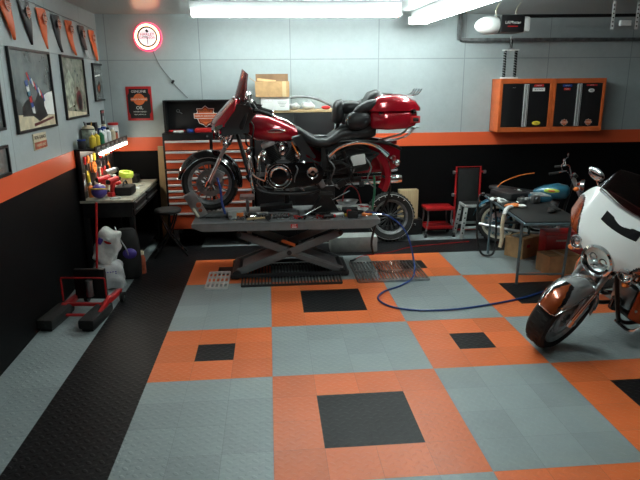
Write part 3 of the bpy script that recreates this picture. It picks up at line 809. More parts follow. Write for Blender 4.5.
for s, y in ((0,-.20),(1,.24)):
    for (x0,z0,x1,z1) in ((-.55,.07,.60,.50),(.62,.05,-.52,.50)):
        yy = y+(.035 if x0 > 0 else 0); d = Vector((x1-x0,0,z1-z0)); L = d.length; a = -math.atan2(d.z, d.x)
        m = MB('lift_grey').box(((x0+x1)/2, yy, (z0+z1)/2), (L,.03,.085), (0,a,0), .01)
        m.m('lift_dark')
        for q in ((x0,z0),(x1,z1),((x0+x1)/2,(z0+z1)/2)): m.cyl((q[0],yy-.025,q[1]),(q[0],yy+.025,q[1]),.028,n=14)
        m.build('scissor_arm', t)
m = MB('lift_grey')
for x0,z0,x1,z1 in ((-.50,.075,-.05,.26),(.10,.245,.58,.06)):
    d = Vector((x1-x0,0,z1-z0)); m.box(((x0+x1)/2,.02,(z0+z1)/2+.02),(d.length,.42,.012),(0,-math.atan2(d.z,d.x),0))
m.build('arm_plate', t)
m = MB('shop_orange').box((.02,-.225,.40),(.16,.004,.035),(0,.38,0)); m.build('safety_decal', t)
m = MB('lift_dark')
m.cyl((-.56,-.25,.055),(-.56,.30,.055),.05,n=20); m.build('floor_roller', t)
m = MB('lift_dark'); m.cyl((.62,-.25,.045),(.62,.30,.045),.035,n=16); m.build('pivot_bar', t)
m = MB('black_metal'); m.cyl((-.35,.02,.10),(.15,.02,.30),.04,n=18); m.m('steel').cyl((.15,.02,.30),(.32,.02,.37),.02,n=14); m.build('hydraulic_ram', t)
m = MB('lift_dark'); m.box((.03,-.24,.042),(1.32,.045,.035)); m.box((.03,.30,.042),(1.32,.045,.035)); m.box((-.60,.03,.03),(.05,.5,.06)); m.box((.66,.03,.03),(.05,.5,.06)); m.build('base_frame', t)
# steel grates lying round the base
def grate(label, x0, x1, y0, y1, step, matn, cross):
    m = MB(matn); n = int((x1-x0)/step)
    for i in range(n+1): m.box((x0+(x1-x0)*i/n,(y0+y1)/2,.012),(.014,y1-y0,.02))
    for j in range(cross): m.box(((x0+x1)/2, y0+(y1-y0)*j/(cross-1), .012),(x1-x0,.022,.022))
    return tag(m.build('floor_grate'), label, 'grate')
grate('bright slotted steel grate on the floor left of the lift base', .22, .45, 1.97, 2.50, .045, 'drawer_handle', 4)
grate('black ribbed plate on the floor beneath the scissor lift', .60, 1.68, 2.0, 2.74, .036, 'lift_dark', 3)
grate('ribbed steel ramp grate on the floor right of the lift', 1.86, 2.64, 2.0, 2.70, .036, 'steel', 3)
m = MB('clear_glass'); 
for i in range(3): m.torus((2.30,2.36,.034+.013*i),(0,0,1),.16+.012*i,.007,40,6)
tag(m.build('tubing_coil'), 'coil of clear tubing lying on the ribbed steel ramp grate', 'tubing')
# front wheel chock
t = thing('wheel_chock', 'grey slanted wheel chock holding the front wheel of the red motorcycle on the lift', 'chock', (.2, 2.53, .6795))
m = MB('lift_grey'); m.box((.08,0,.022),(.36,.2,.042),None,.006); m.build('tray', t)
m = MB('aluminium'); m.box((-.08,-.13,.15),(.13,.02,.30),(0,-.5,0),.01); m.build('guide_plate', t)
m = MB('rust_print'); m.ell((-.045,-.143,.15),(.028,.004,.03),(0,.3,0)); m.ell((-.03,-.143,.09),(.022,.004,.022)); m.build('rust_patch', t)
MB('tan_rim').cyl((-.11,-.15,.11),(-.05,-.17,.02),.019,n=14).build('roller', t)
tag(MB('blue_plastic').tube([(.44,2.34,.73),(.41,2.36,.86),(.40,2.38,1.0),(.37,2.41,1.12)], .014, 6, 4).build('tie_down_strap'), 'blue tie down strap running up beside the front wheel on the lift', 'strap')
# jack under the frame
t = thing('motorcycle_jack', 'black jack standing on the lift deck under the red motorcycle', 'jack', (1.55, 2.50, .679))
m = MB('black_metal'); m.box((0,0,.015),(.36,.26,.03),None,.006); m.build('base_plate', t)
m = MB('black_metal'); m.prism([(-.15,.03),(.15,.03),(.05,.20),(-.05,.20)], .2, XZ(0)); m.build('scissor_body', t)
m = MB('black_rubber'); m.box((0,0,.213),(.16,.22,.028)); m.build('saddle', t)
t = thing('motorcycle_jack', 'low steel support jack under the engine of the red motorcycle, left of the black jack', 'jack', (.92, 2.50, .679))
m = MB('dull_steel'); m.box((0,0,.02),(.62,.2,.04),None,.005); m.build('base_plate', t)
m = MB('steel'); m.cyl((-.24,-.06,.02),(-.24,-.06,.22),.016); m.cyl((-.24,.06,.02),(-.24,.06,.22),.016); m.box((-.24,0,.205),(.16,.2,.03)); m.build('post', t)
m = MB('black_metal'); m.box((.08,0,.09),(.36,.16,.06),(0,-.08,0),.008); m.cyl((.2,0,.1),(.2,0,.23),.03); m.build('arm', t)

# ------------------------------------------------------------------ tools on the lift deck
DZ = .6795
def item(name, label, cat, x, y, rot, build, z=DZ, group=None):
    m = MB(); build(m)
    if z == DZ: bmesh.ops.scale(m.bm, verts=m.bm.verts, vec=(1.25,1.25,1.25))
    o = m.build(name, loc=(x,y,z), rot=(0,0,rot)); return tag(o, label, cat, group)
def driver(hc):
    def f(m):
        m.m(hc).lathe([(.001,-.045),(.013,-.043),(.014,-.01),(.010,.0),(.013,.02),(.009,.045)], (0,0,.014), (1,0,0), 12)
        m.m('chrome').cyl((.045,0,.014),(.13,0,.014),.004,n=8)
    return f
def socket(r, h):
    return lambda m: m.m('chrome').lathe([(r,0),(r,h),(r*.7,h),(r*.65,.004),(r*.6,0)], (0,0,0), (0,0,1), 12, closed=True)
def wrench(L):
    def f(m):
        m.m('chrome').box((0,0,.005),(L,.014,.006),None,.002); m.torus((L/2,0,.006),(0,0,1),.013,.005,14,6); m.torus((-L/2-.01,0,.006),(0,0,1),.015,.005,14,6,.6,5.7)
    return f
def pliers(hc):
    def f(m):
        m.m(hc).tube([(-.10,.025,.01),(-.05,.022,.01),(0,.0,.01)], .008, 6, 3); m.tube([(-.10,-.025,.01),(-.05,-.022,.01),(0,.0,.01)], .008, 6, 3)
        m.m('steel').box((.025,0,.01),(.06,.022,.014),None,.004,); m.cyl((0,0,.0),(0,0,.02),.012)
    return f
def ratchet(m):
    m.m('chrome').cyl((-.10,0,.014),(.07,0,.014),.007,n=8); m.ell((.09,0,.015),(.026,.018,.013)); m.m('black_rubber').cyl((-.12,0,.014),(-.05,0,.014),.012,n=10)
item('socket', 'short steel socket at the left end of the lift deck', 'socket', .50, 2.27, 0, socket(.018,.034))
for i, (x, y, r, h) in enumerate(((.58,2.30,.014,.03),(.64,2.26,.02,.03),(.70,2.29,.012,.05),(.76,2.26,.016,.03),(.83,2.28,.018,.034),(.89,2.25,.013,.03),(.94,2.285,.02,.04))):
    item('socket', 'small loose steel socket in the scatter along the near edge of the lift deck', 'socket', x, y, 0, socket(r,h), group='sockets along the near deck edge')
for i, (x, y, a, L, lab) in enumerate(((.62,2.37,.5,.14,'steel wrench lying slanted near the front wheel on the lift deck'),(.95,2.36,-.4,.16,'steel wrench slanted the other way under the engine on the lift deck'),(1.12,2.25,.15,.15,'steel wrench lying flat at the middle of the near lift deck edge'),(1.86,2.24,.1,.2,'long steel wrench at the right end of the lift deck'))):
    item('wrench', lab, 'wrench', x, y, a, wrench(L))
item('pliers', 'red handled pliers near the middle of the lift deck edge', 'pliers', 1.19, 2.33, 2.0, pliers('red_plastic'))
item('pliers', 'black handled pliers just right of the red pliers on the lift deck', 'pliers', 1.31, 2.30, 1.2, pliers('black_rubber'))
item('pliers', 'red handled snips right of the black pliers on the lift deck', 'pliers', 1.45, 2.32, 1.7, pliers('shop_red'))
item('ratchet', 'chrome ratchet with black grip lying at the left of the lift deck', 'ratchet', .74, 2.355, .2, ratchet)
item('ratchet', 'chrome ratchet with black grip near the right end of the lift deck', 'ratchet', 2.0, 2.47, .9, ratchet)
item('screwdriver', 'screwdriver with a red handle behind the drill on the lift deck', 'screwdriver', 2.02, 2.66, .3, driver('red_plastic'))
item('screwdriver', 'screwdriver with an orange handle at the right end of the lift deck', 'screwdriver', 1.99, 2.29, -.15, driver('orange_plastic'))
item('screwdriver', 'screwdriver with a yellow handle lying in front of the drill on the lift deck', 'screwdriver', 1.80, 2.29, .1, driver('yellow_plastic'))
item('screwdriver', 'screwdriver with a dark red handle at the far right of the lift deck', 'screwdriver', 1.95, 2.72, .1, driver('shop_red'))
item('parts_block', 'grey and orange parts block on the left of the lift deck', 'part', .56, 2.345, .1, lambda m: (m.m('stool_grey').box((0,0,.035),(.14,.07,.07),None,.01), m.m('orange_plastic').box((.03,-.037,.035),(.06,.006,.04),None,.002)))
item('carburettor', 'small cast metal engine part on the lift deck under the engine', 'part', .84, 2.42-.05, .3, lambda m: (m.m('dull_steel').box((0,0,.02),(.07,.05,.04),None,.008), m.m('steel').cyl((-.05,0,.03),(.05,0,.03),.018)), z=DZ)
def drill(m, body='black_rubber', grip='red_plastic'):
    m.m(body).cyl((-.10,0,.035),(.03,0,.035),.033,.03,16); m.m(grip).box((-.06,-.08,.028),(.045,.12,.045),(0,0,-.2),.012); m.m(body).box((-.045,-.15,.03),(.09,.06,.058),(0,0,-.2),.01)
    m.m('steel').cyl((.03,0,.035),(.09,0,.035),.02,.008,12)
item('cordless_drill', 'black and red cordless drill lying on its side on the lift deck', 'drill', 1.86, 2.40, .1, drill)
item('spray_gun', 'silver can lying beside the drill on the lift deck', 'can', 1.66, 2.27, .1, lambda m: m.m('aluminium').lathe([(.001,-.06),(.022,-.06),(.022,.05),(.012,.06),(.001,.062)], (0,0,.022), (1,0,0), 14))
item('black_glove', 'crumpled black work glove on the lift deck left of the drill', 'glove', 1.62, 2.36, .2, lambda m: [m.m('black_rubber').ell((0,0,.02),(.07,.04,.022))]+[m.tube([(.04,-.03+.02*i,.02),(.09,-.035+.025*i,.018),(.12,-.03+.028*i,.012)], .009, 6, 3) for i in range(4)])
item('drain_pan', 'silver oval pan resting on the white rag under the red motorcycle', 'pan', 1.83, 2.72, .05, lambda m: m.m('aluminium').surf(lambda u, v: ((.13*(1-.25*(1-v)))*math.cos(2*PI*u), (.085*(1-.25*(1-v)))*math.sin(2*PI*u), .002+.045*v), 28, 4, (0,0,.003)) and m.ell((0,0,.006),(.1,.065,.004)), z=.725)
def rag(m):
    rnd = random.Random(3); 
    ph = [rnd.random()*6 for _ in range(6)]
    def f(u, v):
        x = (u-.5)*.44; y = (v-.5)*.17; e = min(u,1-u,v,1-v)*4
        return (x+.02*math.sin(9*v+ph[0]), y+.012*math.sin(11*u+ph[1]), .004+min(1,e)*(.022+.012*math.sin(14*u+ph[2])*math.cos(12*v+ph[3])))
    m.m('white_cloth').surf(f, 26, 16, (0,0,-.0035))
item('rag', 'crumpled white shop rag on the far side of the lift deck', 'rag', 1.82, 2.72, 0, rag)
item('pry_bar', 'long thin steel bar leaning from the lift deck up under the red motorcycle', 'bar', 1.30, 2.36, 0, lambda m: m.m('chrome').cyl((0,0,.006),(.42,.10,.20),.006,n=8))
rr = random.Random(11)
for i in range(22):
    x = .52+1.35*rr.random(); y = 2.17+.10*rr.random(); k = i % 4
    nm, lab, f = (('nut','small steel nut among the loose hardware along the near lift deck edge',socket(.011,.012)),
     ('bolt','small steel bolt among the loose hardware along the near lift deck edge',lambda m: (m.m('steel').cyl((-.02,0,.008),(.03,0,.008),.005,n=8), m.cyl((-.028,0,.008),(-.02,0,.008),.008,n=6))),
     ('hex_key','small black hex key among the loose hardware along the near lift deck edge',lambda m: m.m('black_metal').tube([(-.04,0,.004),(.03,0,.004),(.034,.01,.004),(.034,.02,.004)],.003,6,1)),
     ('washer','small steel washer among the loose hardware along the near lift deck edge',lambda m: m.m('aluminium').torus((0,0,.003),(0,0,1),.013,.003,16,6)))[k]
    item(nm, lab, nm.replace('_',' '), x, y, 6*rr.random(), f, group='loose hardware on the deck: '+nm.replace('_',' '))
item('impact_socket_set', 'black socket rail with steel sockets on the lift deck under the engine', 'socket set', 1.02, 2.30, .1, lambda m: [m.m('black_plastic').box((0,0,.006),(.20,.03,.012),None,.002)]+[m.m('chrome').cyl((-.08+.027*i,0,.012),(-.08+.027*i,0,.038),.010+.0006*i,n=10) for i in range(7)])
item('mallet', 'mallet with a wooden handle lying on the left of the lift deck', 'mallet', .80, 2.20, .25, lambda m: (m.m('pine').cyl((-.10,0,.02),(.08,0,.02),.010), m.m('black_rubber').cyl((.08,-.035,.024),(.08,.035,.024),.022)))
item('spray_can', 'red topped can lying on the lift deck left of the drill', 'can', 1.56, 2.20, .3, lambda m: (m.m('black_plastic').cyl((-.05,0,.02),(.04,0,.02),.019), m.m('red_plastic').cyl((.04,0,.02),(.06,0,.02),.015)))
# hoses and cord
tag(MB('hose_blue').tube([(1.99,2.40,.692),(2.10,2.36,.692),(2.25,2.30,.66),(2.42,2.27,.50),(2.50,2.22,.25),(2.48,2.05,.05),(2.30,1.85,.012),(2.08,1.68,.012),(1.98,1.48,.012),(2.06,1.26,.012),(2.28,1.14,.012),(2.62,1.12,.012),(3.0,1.20,.012),(3.45,1.36,.012),(3.9,1.62,.012)], .0095, 8, 6).build('air_hose'), 'blue air hose looping from the lift deck down across the floor', 'hose')
tag(MB('shop_red').tube([(1.95,2.86,.007),(2.08,3.0,.007),(2.42,3.10,.007),(2.75,3.32,.007),(3.2,3.42,.007),(3.6,3.5,.007)], .005, 6, 5).m('black_rubber').tube([(1.88,2.78,.012),(1.92,2.81,.012),(1.95,2.86,.010)], .011, 6, 2).build('power_cord'), 'thin red cord with a black end lying on the floor behind the lift', 'cord')
tag(MB('green_plastic').tube([(2.10,2.50,1.09),(2.11,2.49,.95),(2.10,2.50,.80),(2.09,2.52,.70)], .012, 8, 3).build('hose'), 'olive hose hanging straight down from the rear of the red motorcycle', 'hose')
tag(MB('black_rubber').tube([(2.20,2.52,1.08),(2.28,2.54,1.03),(2.30,2.56,.92),(2.28,2.60,.80),(2.20,2.80,.50),(2.17,2.98,.2),(2.20,3.02,.015)], .014, 8, 4).build('hose'), 'black hose hanging in a curve from the tail of the red motorcycle', 'hose')
tag(MB('shop_red').tube([(1.78,2.78,.70),(1.80,2.78,.86),(1.88,2.78,.93),(1.96,2.78,.86),(2.0,2.78,.72)], .008, 6, 4).build('hose'), 'thin red hose arching up on the far side of the lift deck', 'hose')

# ------------------------------------------------------------------ loose rear wheel, wood, case
t = thing('spare_wheel', 'loose motorcycle wheel with white letter stripes standing on the floor behind the lift', 'wheel', (2.545, 3.68, 0), 0)
t.rotation_euler = (-.10, 0, 0)
m0 = wheel(t, 0, .335, Matrix(), R=.335, w=.08, disc=False, name='tire', stripe='paper_white', ns=16, rim='dull_steel', spoke='lift_dark', sw=.10)
tag(MB('black_plastic').box((2.90,4.05,.11),(.34,.2,.22),None,.02).m('steel').tube([(2.84,3.95,.14),(2.84,3.935,.17),(2.96,3.935,.17),(2.96,3.95,.14)],.005,6,2).build('tool_case'), 'black case on the floor under the wooden board, right of the loose wheel', 'case')
tag(MB('ply').box((2.875,4.07,.43),(.27,.12,.415),None,.004).build('wooden_board'), 'wooden board standing on the black case behind the loose wheel', 'board')
tag(MB('stool_grey').box((1.98,3.30,.10),(.60,.25,.20),None,.01).build('storage_bin'), 'grey bin on the floor behind the lift arms', 'bin')
tag(MB('pine').box((-.51,4.05,.66),(.085,.045,1.30),(.075,.035,0),.003).build('wooden_plank'), 'narrow wooden plank leaning on the back wall left of the orange tool chest', 'plank')

# ------------------------------------------------------------------ tool chests
def shield(m, w, x, y, z, d=.004, txt=True):
    """bar and shield emblem facing -y"""
    o = [(-.36,.30),(-.14,.30),(0,.42),(.14,.30),(.36,.30),(.33,.16),(.38,.10),(.38,-.10),(.33,-.14),(.28,-.30),(.12,-.36),(0,-.46),(-.12,-.36),(-.28,-.30),(-.33,-.14),(-.38,-.10),(-.38,.10),(-.33,.16)]
    def P(k, dy, mt): m.m(mt).prism([(a*w*k, b*w*k) for a, b in o], d, Matrix.Translation((x, y-dy, z)) @ FXZ)
    P(1.08, 0, 'paper_white'); P(1.0, d*.6, 'shop_orange'); P(.93, d*.9, 'black_plastic'); P(.86, d*1.2, 'shop_orange')
    m.m('paper_white').box((x, y-d*1.6, z),(w*1.02, d, w*.235)); m.m('shop_orange').box((x, y-d*2, z),(w*.97, d, w*.19)); 
    if txt:
        m.m('paper_white').text('HARLEY-DAVIDSON', w*.105, at(x, y-d*2.8, z-w*.005, FXZ), .001)
        m.m('black_plastic').text('MOTOR', w*.12, at(x, y-d*2.0, z+w*.20, FXZ), .001); m.text('CYCLES', w*.11, at(x, y-d*2.0, z-w*.20, FXZ), .001)
CX0, CX1, CYF = -.41, .72, 3.68
cxm, cw = (CX0+CX1)/2, CX1-CX0
t = thing('rolling_cabinet', 'black rolling tool cabinet with orange drawers on the floor at the back wall', 'tool cabinet', (cxm, 3.92, 0))
m = MB('black_metal').box((0,0,.635),(cw,.46,.80),None,.01); body = m.build('body', t)
for sx in (-1,1):
    for sy in (-1,1):
        m = MB('black_rubber').cyl((sx*.48-.02,sy*.17,.06),(sx*.48+.02,sy*.17,.06),.06,n=20); m.m('steel').box((sx*.48,sy*.17,.16),(.06,.08,.15),None,.004); m.cyl((sx*.48-.022,sy*.17,.06),(sx*.48+.022,sy*.17,.06),.02); m.build('caster', t)
def drawer(t, z0, z1, w, xoff=0, y=-.24, mt='drawer_orange'):
    d = MB(mt).box((xoff,y,(z0+z1)/2),(w,.02,z1-z0-.008),None,.003).build('drawer', t)
    m = MB('drawer_handle'); m.box((xoff,y-.020,z1-.018),(w*.99,.024,.026),None,.004); m.build('handle', d)
zs = [.25,.475,.615,.695,.775,.855,.94,1.025]
for a, b in zip(zs, zs[1:]): drawer(t, a, b, .56, -cw/2+.31)
for a, b in zip(zs[::2]+[1.025], zs[2::2]+[1.025]): 
    if b > a: drawer(t, a, b, .47, .30)
t = thing('tool_chest', 'black top tool chest with orange drawers standing on the rolling cabinet', 'tool chest', (cxm, 3.92, 1.036))
m = MB('black_metal').box((0,0,.232),(cw,.46,.462),None,.008); m.build('body', t)
for a, b in ((.01,.125),(.13,.24),(.245,.375)): drawer(t, a, b, .56, -cw/2+.31); drawer(t, a, b, .47, .30)
m = MB('dull_steel').cyl((.0,-.232,.42),(.0,-.24,.42),.012,n=12); m.build('lock', t)
t = thing('tool_hutch', 'black hutch panel with the orange and white shield emblem standing on the tool chest', 'hutch', (cxm, 4.0, 1.500))
m = MB('black_plastic').box((0,.10,.20),(cw,.03,.40),None,.004); m.box((-cw/2+.012,0,.20),(.024,.2,.40)); m.box((cw/2-.012,0,.20),(.024,.2,.40)); m.box((0,.02,.39),(cw-.05,.16,.02)); m.build('panel', t)
m = MB(); shield(m, .30, -.045, .075, .19); m.build('emblem', t)
m = MB('steel'); m.torus((-.40,.075,.26),(0,-1,0),.018,.004,14,5); m.box((-.37,.078,.235),(.05,.006,.01),(0,.5,0)); m.build('peg_hooks', t)
# items on the chest top
def bottle(m, r, h, body, cap, neck=.4, c=(0,0,0)):
    x,y,z = c
    m.m(body).lathe([(r*.95,0),(r,.008),(r,h*.68),(r*neck,h*.82),(r*neck,h*.86)], c, (0,0,1), 14); m.m(cap).lathe([(r*neck*1.15,0),(r*neck*1.15,h*.14),(r*neck*.8,h*.16)], (x,y,z+h*.86), (0,0,1), 12)
CZ = 1.5005
item('rag', 'folded white shop rag at the left end of the tool chest top', 'rag', -.22, 3.80, 0, lambda m: m.m('white_cloth').box((0,0,.012),(.13,.1,.022),(0,0,.2),.01), z=CZ)
item('tape_roll', 'blue tape roll on the tool chest top below the shield emblem', 'tape', -.07, 3.80, 0, lambda m: m.m('blue_plastic').lathe([(.022,0),(.045,0),(.045,.04),(.022,.04)], (0,0,0), (0,0,1), 20, closed=True), z=CZ)
item('tool_case', 'flat red case lying on the tool chest top right of the blue tape', 'case', .12, 3.80, 0, lambda m: m.m('red_plastic').box((0,0,.025),(.24,.16,.048),None,.01), z=CZ)
item('tool_case', 'thin dark red tray lying at the left of the tool chest top behind the rag', 'tray', -.25, 3.91, 0, lambda m: m.m('shop_red').box((0,0,.012),(.2,.09,.022),None,.006), z=CZ)
# black cabinet with a brown edged top, behind the motorcycle
t = thing('storage_cabinet', 'tall black cabinet with a brown edged top behind the red motorcycle', 'cabinet', (1.27, 3.92, 0))
MB('black_metal').box((0,0,.872),(1.04,.46,1.724),None,.008).build('body', t)
MB('pine').box((0,0,1.7505),(1.06,.48,.027),None,.003).build('top', t)
for s in (-1,1):
    d = MB('black_plastic').box((s*.26,-.237,.92),(.50,.012,1.60),None,.003).build('door', t); MB('steel').box((s*.04,-.25,1.1),(.014,.016,.18),None,.004).build('handle', d)
TZ = 1.7647
t = thing('cardboard_box', 'white cardboard box with a red label on top of the black cabinet', 'box', (1.03, 3.80, TZ))
MB('paper_white').box((0,0,.084),(.36,.26,.165),None,.003).build('carton', t)
m = MB('red_plastic').box((-.10,-.131,.125),(.13,.003,.04),None,.001); m.m('paper_white').text('Hub', .03, at(-.10,-.1335,.125,FXZ)); m.build('brand_label', t)
m = MB('dull_steel')
for i in range(4): m.box((.09,-.1305,.105-.018*i),(.12-.02*i,.001,.005))
m.build('printed_lines', t)
t = thing('cardboard_box', 'open brown cardboard box standing on the white box on the black cabinet', 'box', (1.00, 3.80, TZ+.168))
m = MB('cardboard')
W,D,H = .42,.30,.19
m.box((0,0,.004),(W,D,.006)); m.box((0,-D/2,H/2),(W,.006,H)); m.box((0,D/2,H/2),(W,.006,H)); m.box((-W/2,0,H/2),(.006,D,H)); m.box((W/2,0,H/2),(.006,D,H)); m.build('carton', t)
m = MB('cardboard_in'); m.box((0,D/2+.008,H+.045),(W,.005,.10),(-.12,0,0)); m.build('back_flap', t)
m = MB('cardboard'); m.box((-W/2-.035,0,H+.02),(.1,D*.95,.005),(0,.6,0)); m.build('side_flap', t)
m = MB('cardboard'); m.box((-.07,-D/2+.025,H+.012),(W*.55,.06,.005),(.5,.12,0)); m.build('front_flap', t)
MB('tape').box((.15,-D/2-.0035,H/2),(.05,.001,H)).build('packing_tape', t)
def crumple(sx, sy, sz, seed):
    def f(m):
        r = random.Random(seed); m.m('poly_bag'); n0 = len(m.bm.verts); m.ell((0,0,sz*.9),(sx,sy,sz),None,22,14)
        m.bm.verts.ensure_lookup_table()
        for v in m.bm.verts[n0:]:
            k = 1+.16*math.sin(v.co.x*50+seed)*math.cos(v.co.y*45+v.co.z*60)+r.uniform(-.04,.04); v.co.x *= k; v.co.y *= k; v.co.z = max(.001, v.co.z*(1+.1*math.sin(v.co.x*70)))
    return f
item('plastic_bag', 'white plastic bag bundle right of the white box on the black cabinet', 'bag', 1.285, 3.86, 0, crumple(.07,.08,.045,1), z=TZ)
item('plastic_bag', 'larger white plastic bag bundle in the middle of the black cabinet top', 'bag', 1.46, 3.86, .4, crumple(.09,.08,.055,5), z=TZ)
item('fairing_strip', 'long grey curved motorcycle trim piece lying over the bags on the black cabinet', 'trim piece', 1.24, 3.97, 0, lambda m: m.m('dull_steel').tube([(0,0,.15),(.15,0,.165),(.35,0,.13),(.52,0,.05),(.53,0,.02)], .019, 8, 4), z=TZ)
item('tail_lamp_lens', 'small red lamp lens at the right end of the black cabinet top', 'lens', 1.69, 3.80, 0, lambda m: m.m('red_plastic').ell((0,0,.025),(.06,.04,.025)), z=TZ)

# ------------------------------------------------------------------ wall cabinets
def wall_cab(label, x0, x1, st):
    w = x1-x0; t = thing('wall_cabinet', label, 'cabinet', ((x0+x1)/2, 4.02, 1.43))
    m = MB('shop_orange'); H = .70
    m.box((0,.14,H/2),(w,.02,H)); 
    for s in (-1,1): m.box((s*(w/2-.02),0,H/2),(.04,.30,H),None,.003)
    m.box((0,0,H-.03),(w-.07,.30,.06)); m.box((0,0,.03),(w-.07,.30,.06)); m.build('body', t)
    for i, s in enumerate((-1,1)):
        dw = (w-.09)/2
        d = MB('black_plastic').box((s*(dw/2+.003),-.135,H/2),(dw-.004,.02,H-.13),None,.003).build('door', t)
        m = MB('drawer_handle').box((s*.018,-.152,H/2),(.026,.018,H-.14),None,.004); m.m('black_plastic').box((s*.018,-.162,H/2),(.006,.002,H-.16)); m.build('handle', d)
        for (kind, zz, wd, hh, c1, tx) in st[i]:
            xx = s*(dw/2+.01)
            m = MB(c1)
            if kind == 'r': m.box((xx,-.1465,zz),(wd,.003,hh))
            elif kind == 'e': m.ell((xx,-.1465,zz),(wd/2,.0025,hh/2))
            if tx: m.m('paper_white' if c1 in ('red_plastic','shop_orange','black_plastic','blue_plastic') else 'black_plastic').text(tx, hh*.55, at(xx,-.1495,zz,FXZ), .0008)
            if kind == 's': shield(m, wd, xx, -.147, zz, .0012)
            m.build('sticker', d)
    return t
wall_cab('left orange wall cabinet with black doors, the trophy standing on it', 4.03, 4.765, [
    [('r',.585,.13,.018,'black_plastic','HARLEY')], [('r',.61,.13,.03,'red_plastic','SCREAMIN'),('r',.558,.17,.045,'paper_white','SE-V TWIN'),('e',.115,.12,.055,'yellow_plastic','OIL')]])
wall_cab('right orange wall cabinet with black doors and a row of stickers', 4.769, 5.505, [
    [('r',.605,.13,.03,'blue_plastic','CUSTOM'),('r',.56,.09,.03,'red_plastic','V-ROD'),('s',.12,.10,.1,'paper_white',None)], [('r',.61,.15,.022,'red_plastic','GENUINE'),('e',.54,.09,.05,'paper_white','HD'),('s',.12,.10,.1,'paper_white',None)]])
t = thing('trophy', 'tall twin column trophy on top of the left orange wall cabinet', 'trophy', (4.185, 3.98, 2.1315))
MB('white_plastic').box((0,0,.012),(.21,.11,.022),None,.004).build('base', t)
for s in (-1,1):
    m = MB('black_gloss'); m.cyl((s*.075,0,.02),(s*.075,0,.36),.021,n=14); m.m('steel')
    for i in range(10): m.torus((s*.075,0,.04+.033*i),(.5,0,1),.0215,.0035,14,5)
    m.build('column', t)
MB('white_plastic').box((0,0,.367),(.20,.09,.015),None,.003).build('platform', t)
m = MB('black_gloss'); m.cyl((0,0,.375),(0,0,.50),.017,n=12); m.m('steel').ell((0,0,.52),(.02,.02,.03)); m.box((0,0,.385),(.05,.05,.02)); m.build('top_figure', t)

# ------------------------------------------------------------------ garage door opener
t = thing('garage_door_opener', 'white and black garage door opener hanging from the ceiling', 'opener', (3.70, 3.0, 2.70))
m = MB('white_plastic'); m.ell((-.19,0,.02),(.17,.14,.10)); m.box((.19,0,.025),(.11,.26,.17),None,.035); m.build('light_cover', t)
m = MB('black_plastic').box((.03,0,.03),(.28,.28,.19),None,.02); hb_ = m.build('housing', t)
m = MB('paper_white').text('LiftMaster', .045, at(.03,-.1425,.04,FXZ), .001); m.m('shop_red').box((.03,-.1415,.0),(.12,.002,.010)); m.build('badge', hb_)
for x in (-.10,.14): MB('tan_rim').tube([(x,0,.08),(x-.03,0,.18),(x+.02,0,.264)], .006, 6, 2).build('hanger', t)
m = MB('black_metal').box((1.9,0,.135),(3.6,.035,.035),(0,-.008,0)); m.build('drive_rail', t)
t = thing('door_bracket', 'pair of perforated steel straps with a small white box on the door opener rail', 'bracket', (4.9, 2.85, 2.70))
for x in (0,.29):
    m = MB('white_plastic').box((x,0,.115),(.035,.006,.30)); m.m('black_plastic')
    for i in range(6): m.cyl((x,-.0045,.0+.045*i),(x,-.001,.0+.045*i),.009,n=8)
    m.build('strap', t)
MB('white_plastic').box((.14,-.02,.03),(.13,.04,.06),None,.008).build('control_box', t)
t = thing('door_track', 'steel door track running level along the upper back wall at the right', 'track', (3.52, 4.13, 0))
m = MB('dull_steel'); m.box((2.5,0,2.64),(4.96,.05,.045),None,.004); m.build('rail', t)
MB('dull_steel').box((0,0,2.805),(.05,.05,.33)).build('drop_bracket', t)
MB('dull_steel').box((4.6,0,2.82),(.04,.05,.30)).build('drop_bracket', t)

# ------------------------------------------------------------------ signs on the back wall
t = thing('neon_wall_clock', 'round neon clock glowing orange on the back wall near the left corner', 'clock', (-.575, YB, 2.69))
m = MB('black_metal').cyl((0,0,0),(0,-.05,0),.165,.165,40); m.build('case', t)
MB('clock_face').cyl((0,-.05,0),(0,-.054,0),.11,n=40).build('face', t)
MB('neon_orange').torus((0,-.062,0),(0,1,0),.143,.014,48,8).build('neon_ring', t)
MB('neon_red').torus((0,-.02,0),(0,1,0),.172,.005,48,6).build('outer_ring', t)
m = MB('black_plastic').box((0,-.0565,-.05),(.006,.003,.09)); m.box((-.03,-.0565,.0),(.06,.003,.006)); m.build('hands', t)
m = MB('red_plastic').text('HARLEY', .05, at(0,-.0555,.028,FXZ)); m.text('DAVIDSON', .04, at(0,-.0555,-.012,FXZ)); m.m('black_plastic').box((0,-.0555,.07),(.035,.001,.03),(0,.78,0)); m.build('face_print', t)
tag(MB('wire_grey').tube([(-.53,YB-.02,2.53),(-.45,YB-.012,2.33),(-.30,YB-.012,2.13),(-.27,YB-.012,2.08),(-.12,YB-.012,1.92)], .004, 6, 3).m('black_plastic').box((-.30,YB-.016,2.13),(.03,.02,.05),(0,.6,0),.004).build('clock_cord'), 'thin cord hanging from the neon clock down to the tool hutch', 'cord')
t = thing('oil_sign', 'orange and black metal oil sign on the back wall under the neon clock', 'sign', (-.755, YB, 1.855))
MB('shop_red').box((0,-.006,0),(.33,.012,.44),None,.003).build('plate', t)
m = MB('black_plastic'); m.box((0,-.013,0),(.25,.003,.38)); m.prism([(-.145,.11),(-.125,.14),(-.125,-.14),(-.145,-.11)], .003, at(0,-.013,0,FXZ)); m.prism([(.145,.11),(.145,-.11),(.125,-.14),(.125,.14)], .003, at(0,-.013,0,FXZ))
m.m('shop_orange').ell((0,-.0155,.055),(.075,.002,.075)); m.box((0,-.0165,.055),(.21,.003,.045)); m.m('paper_white')
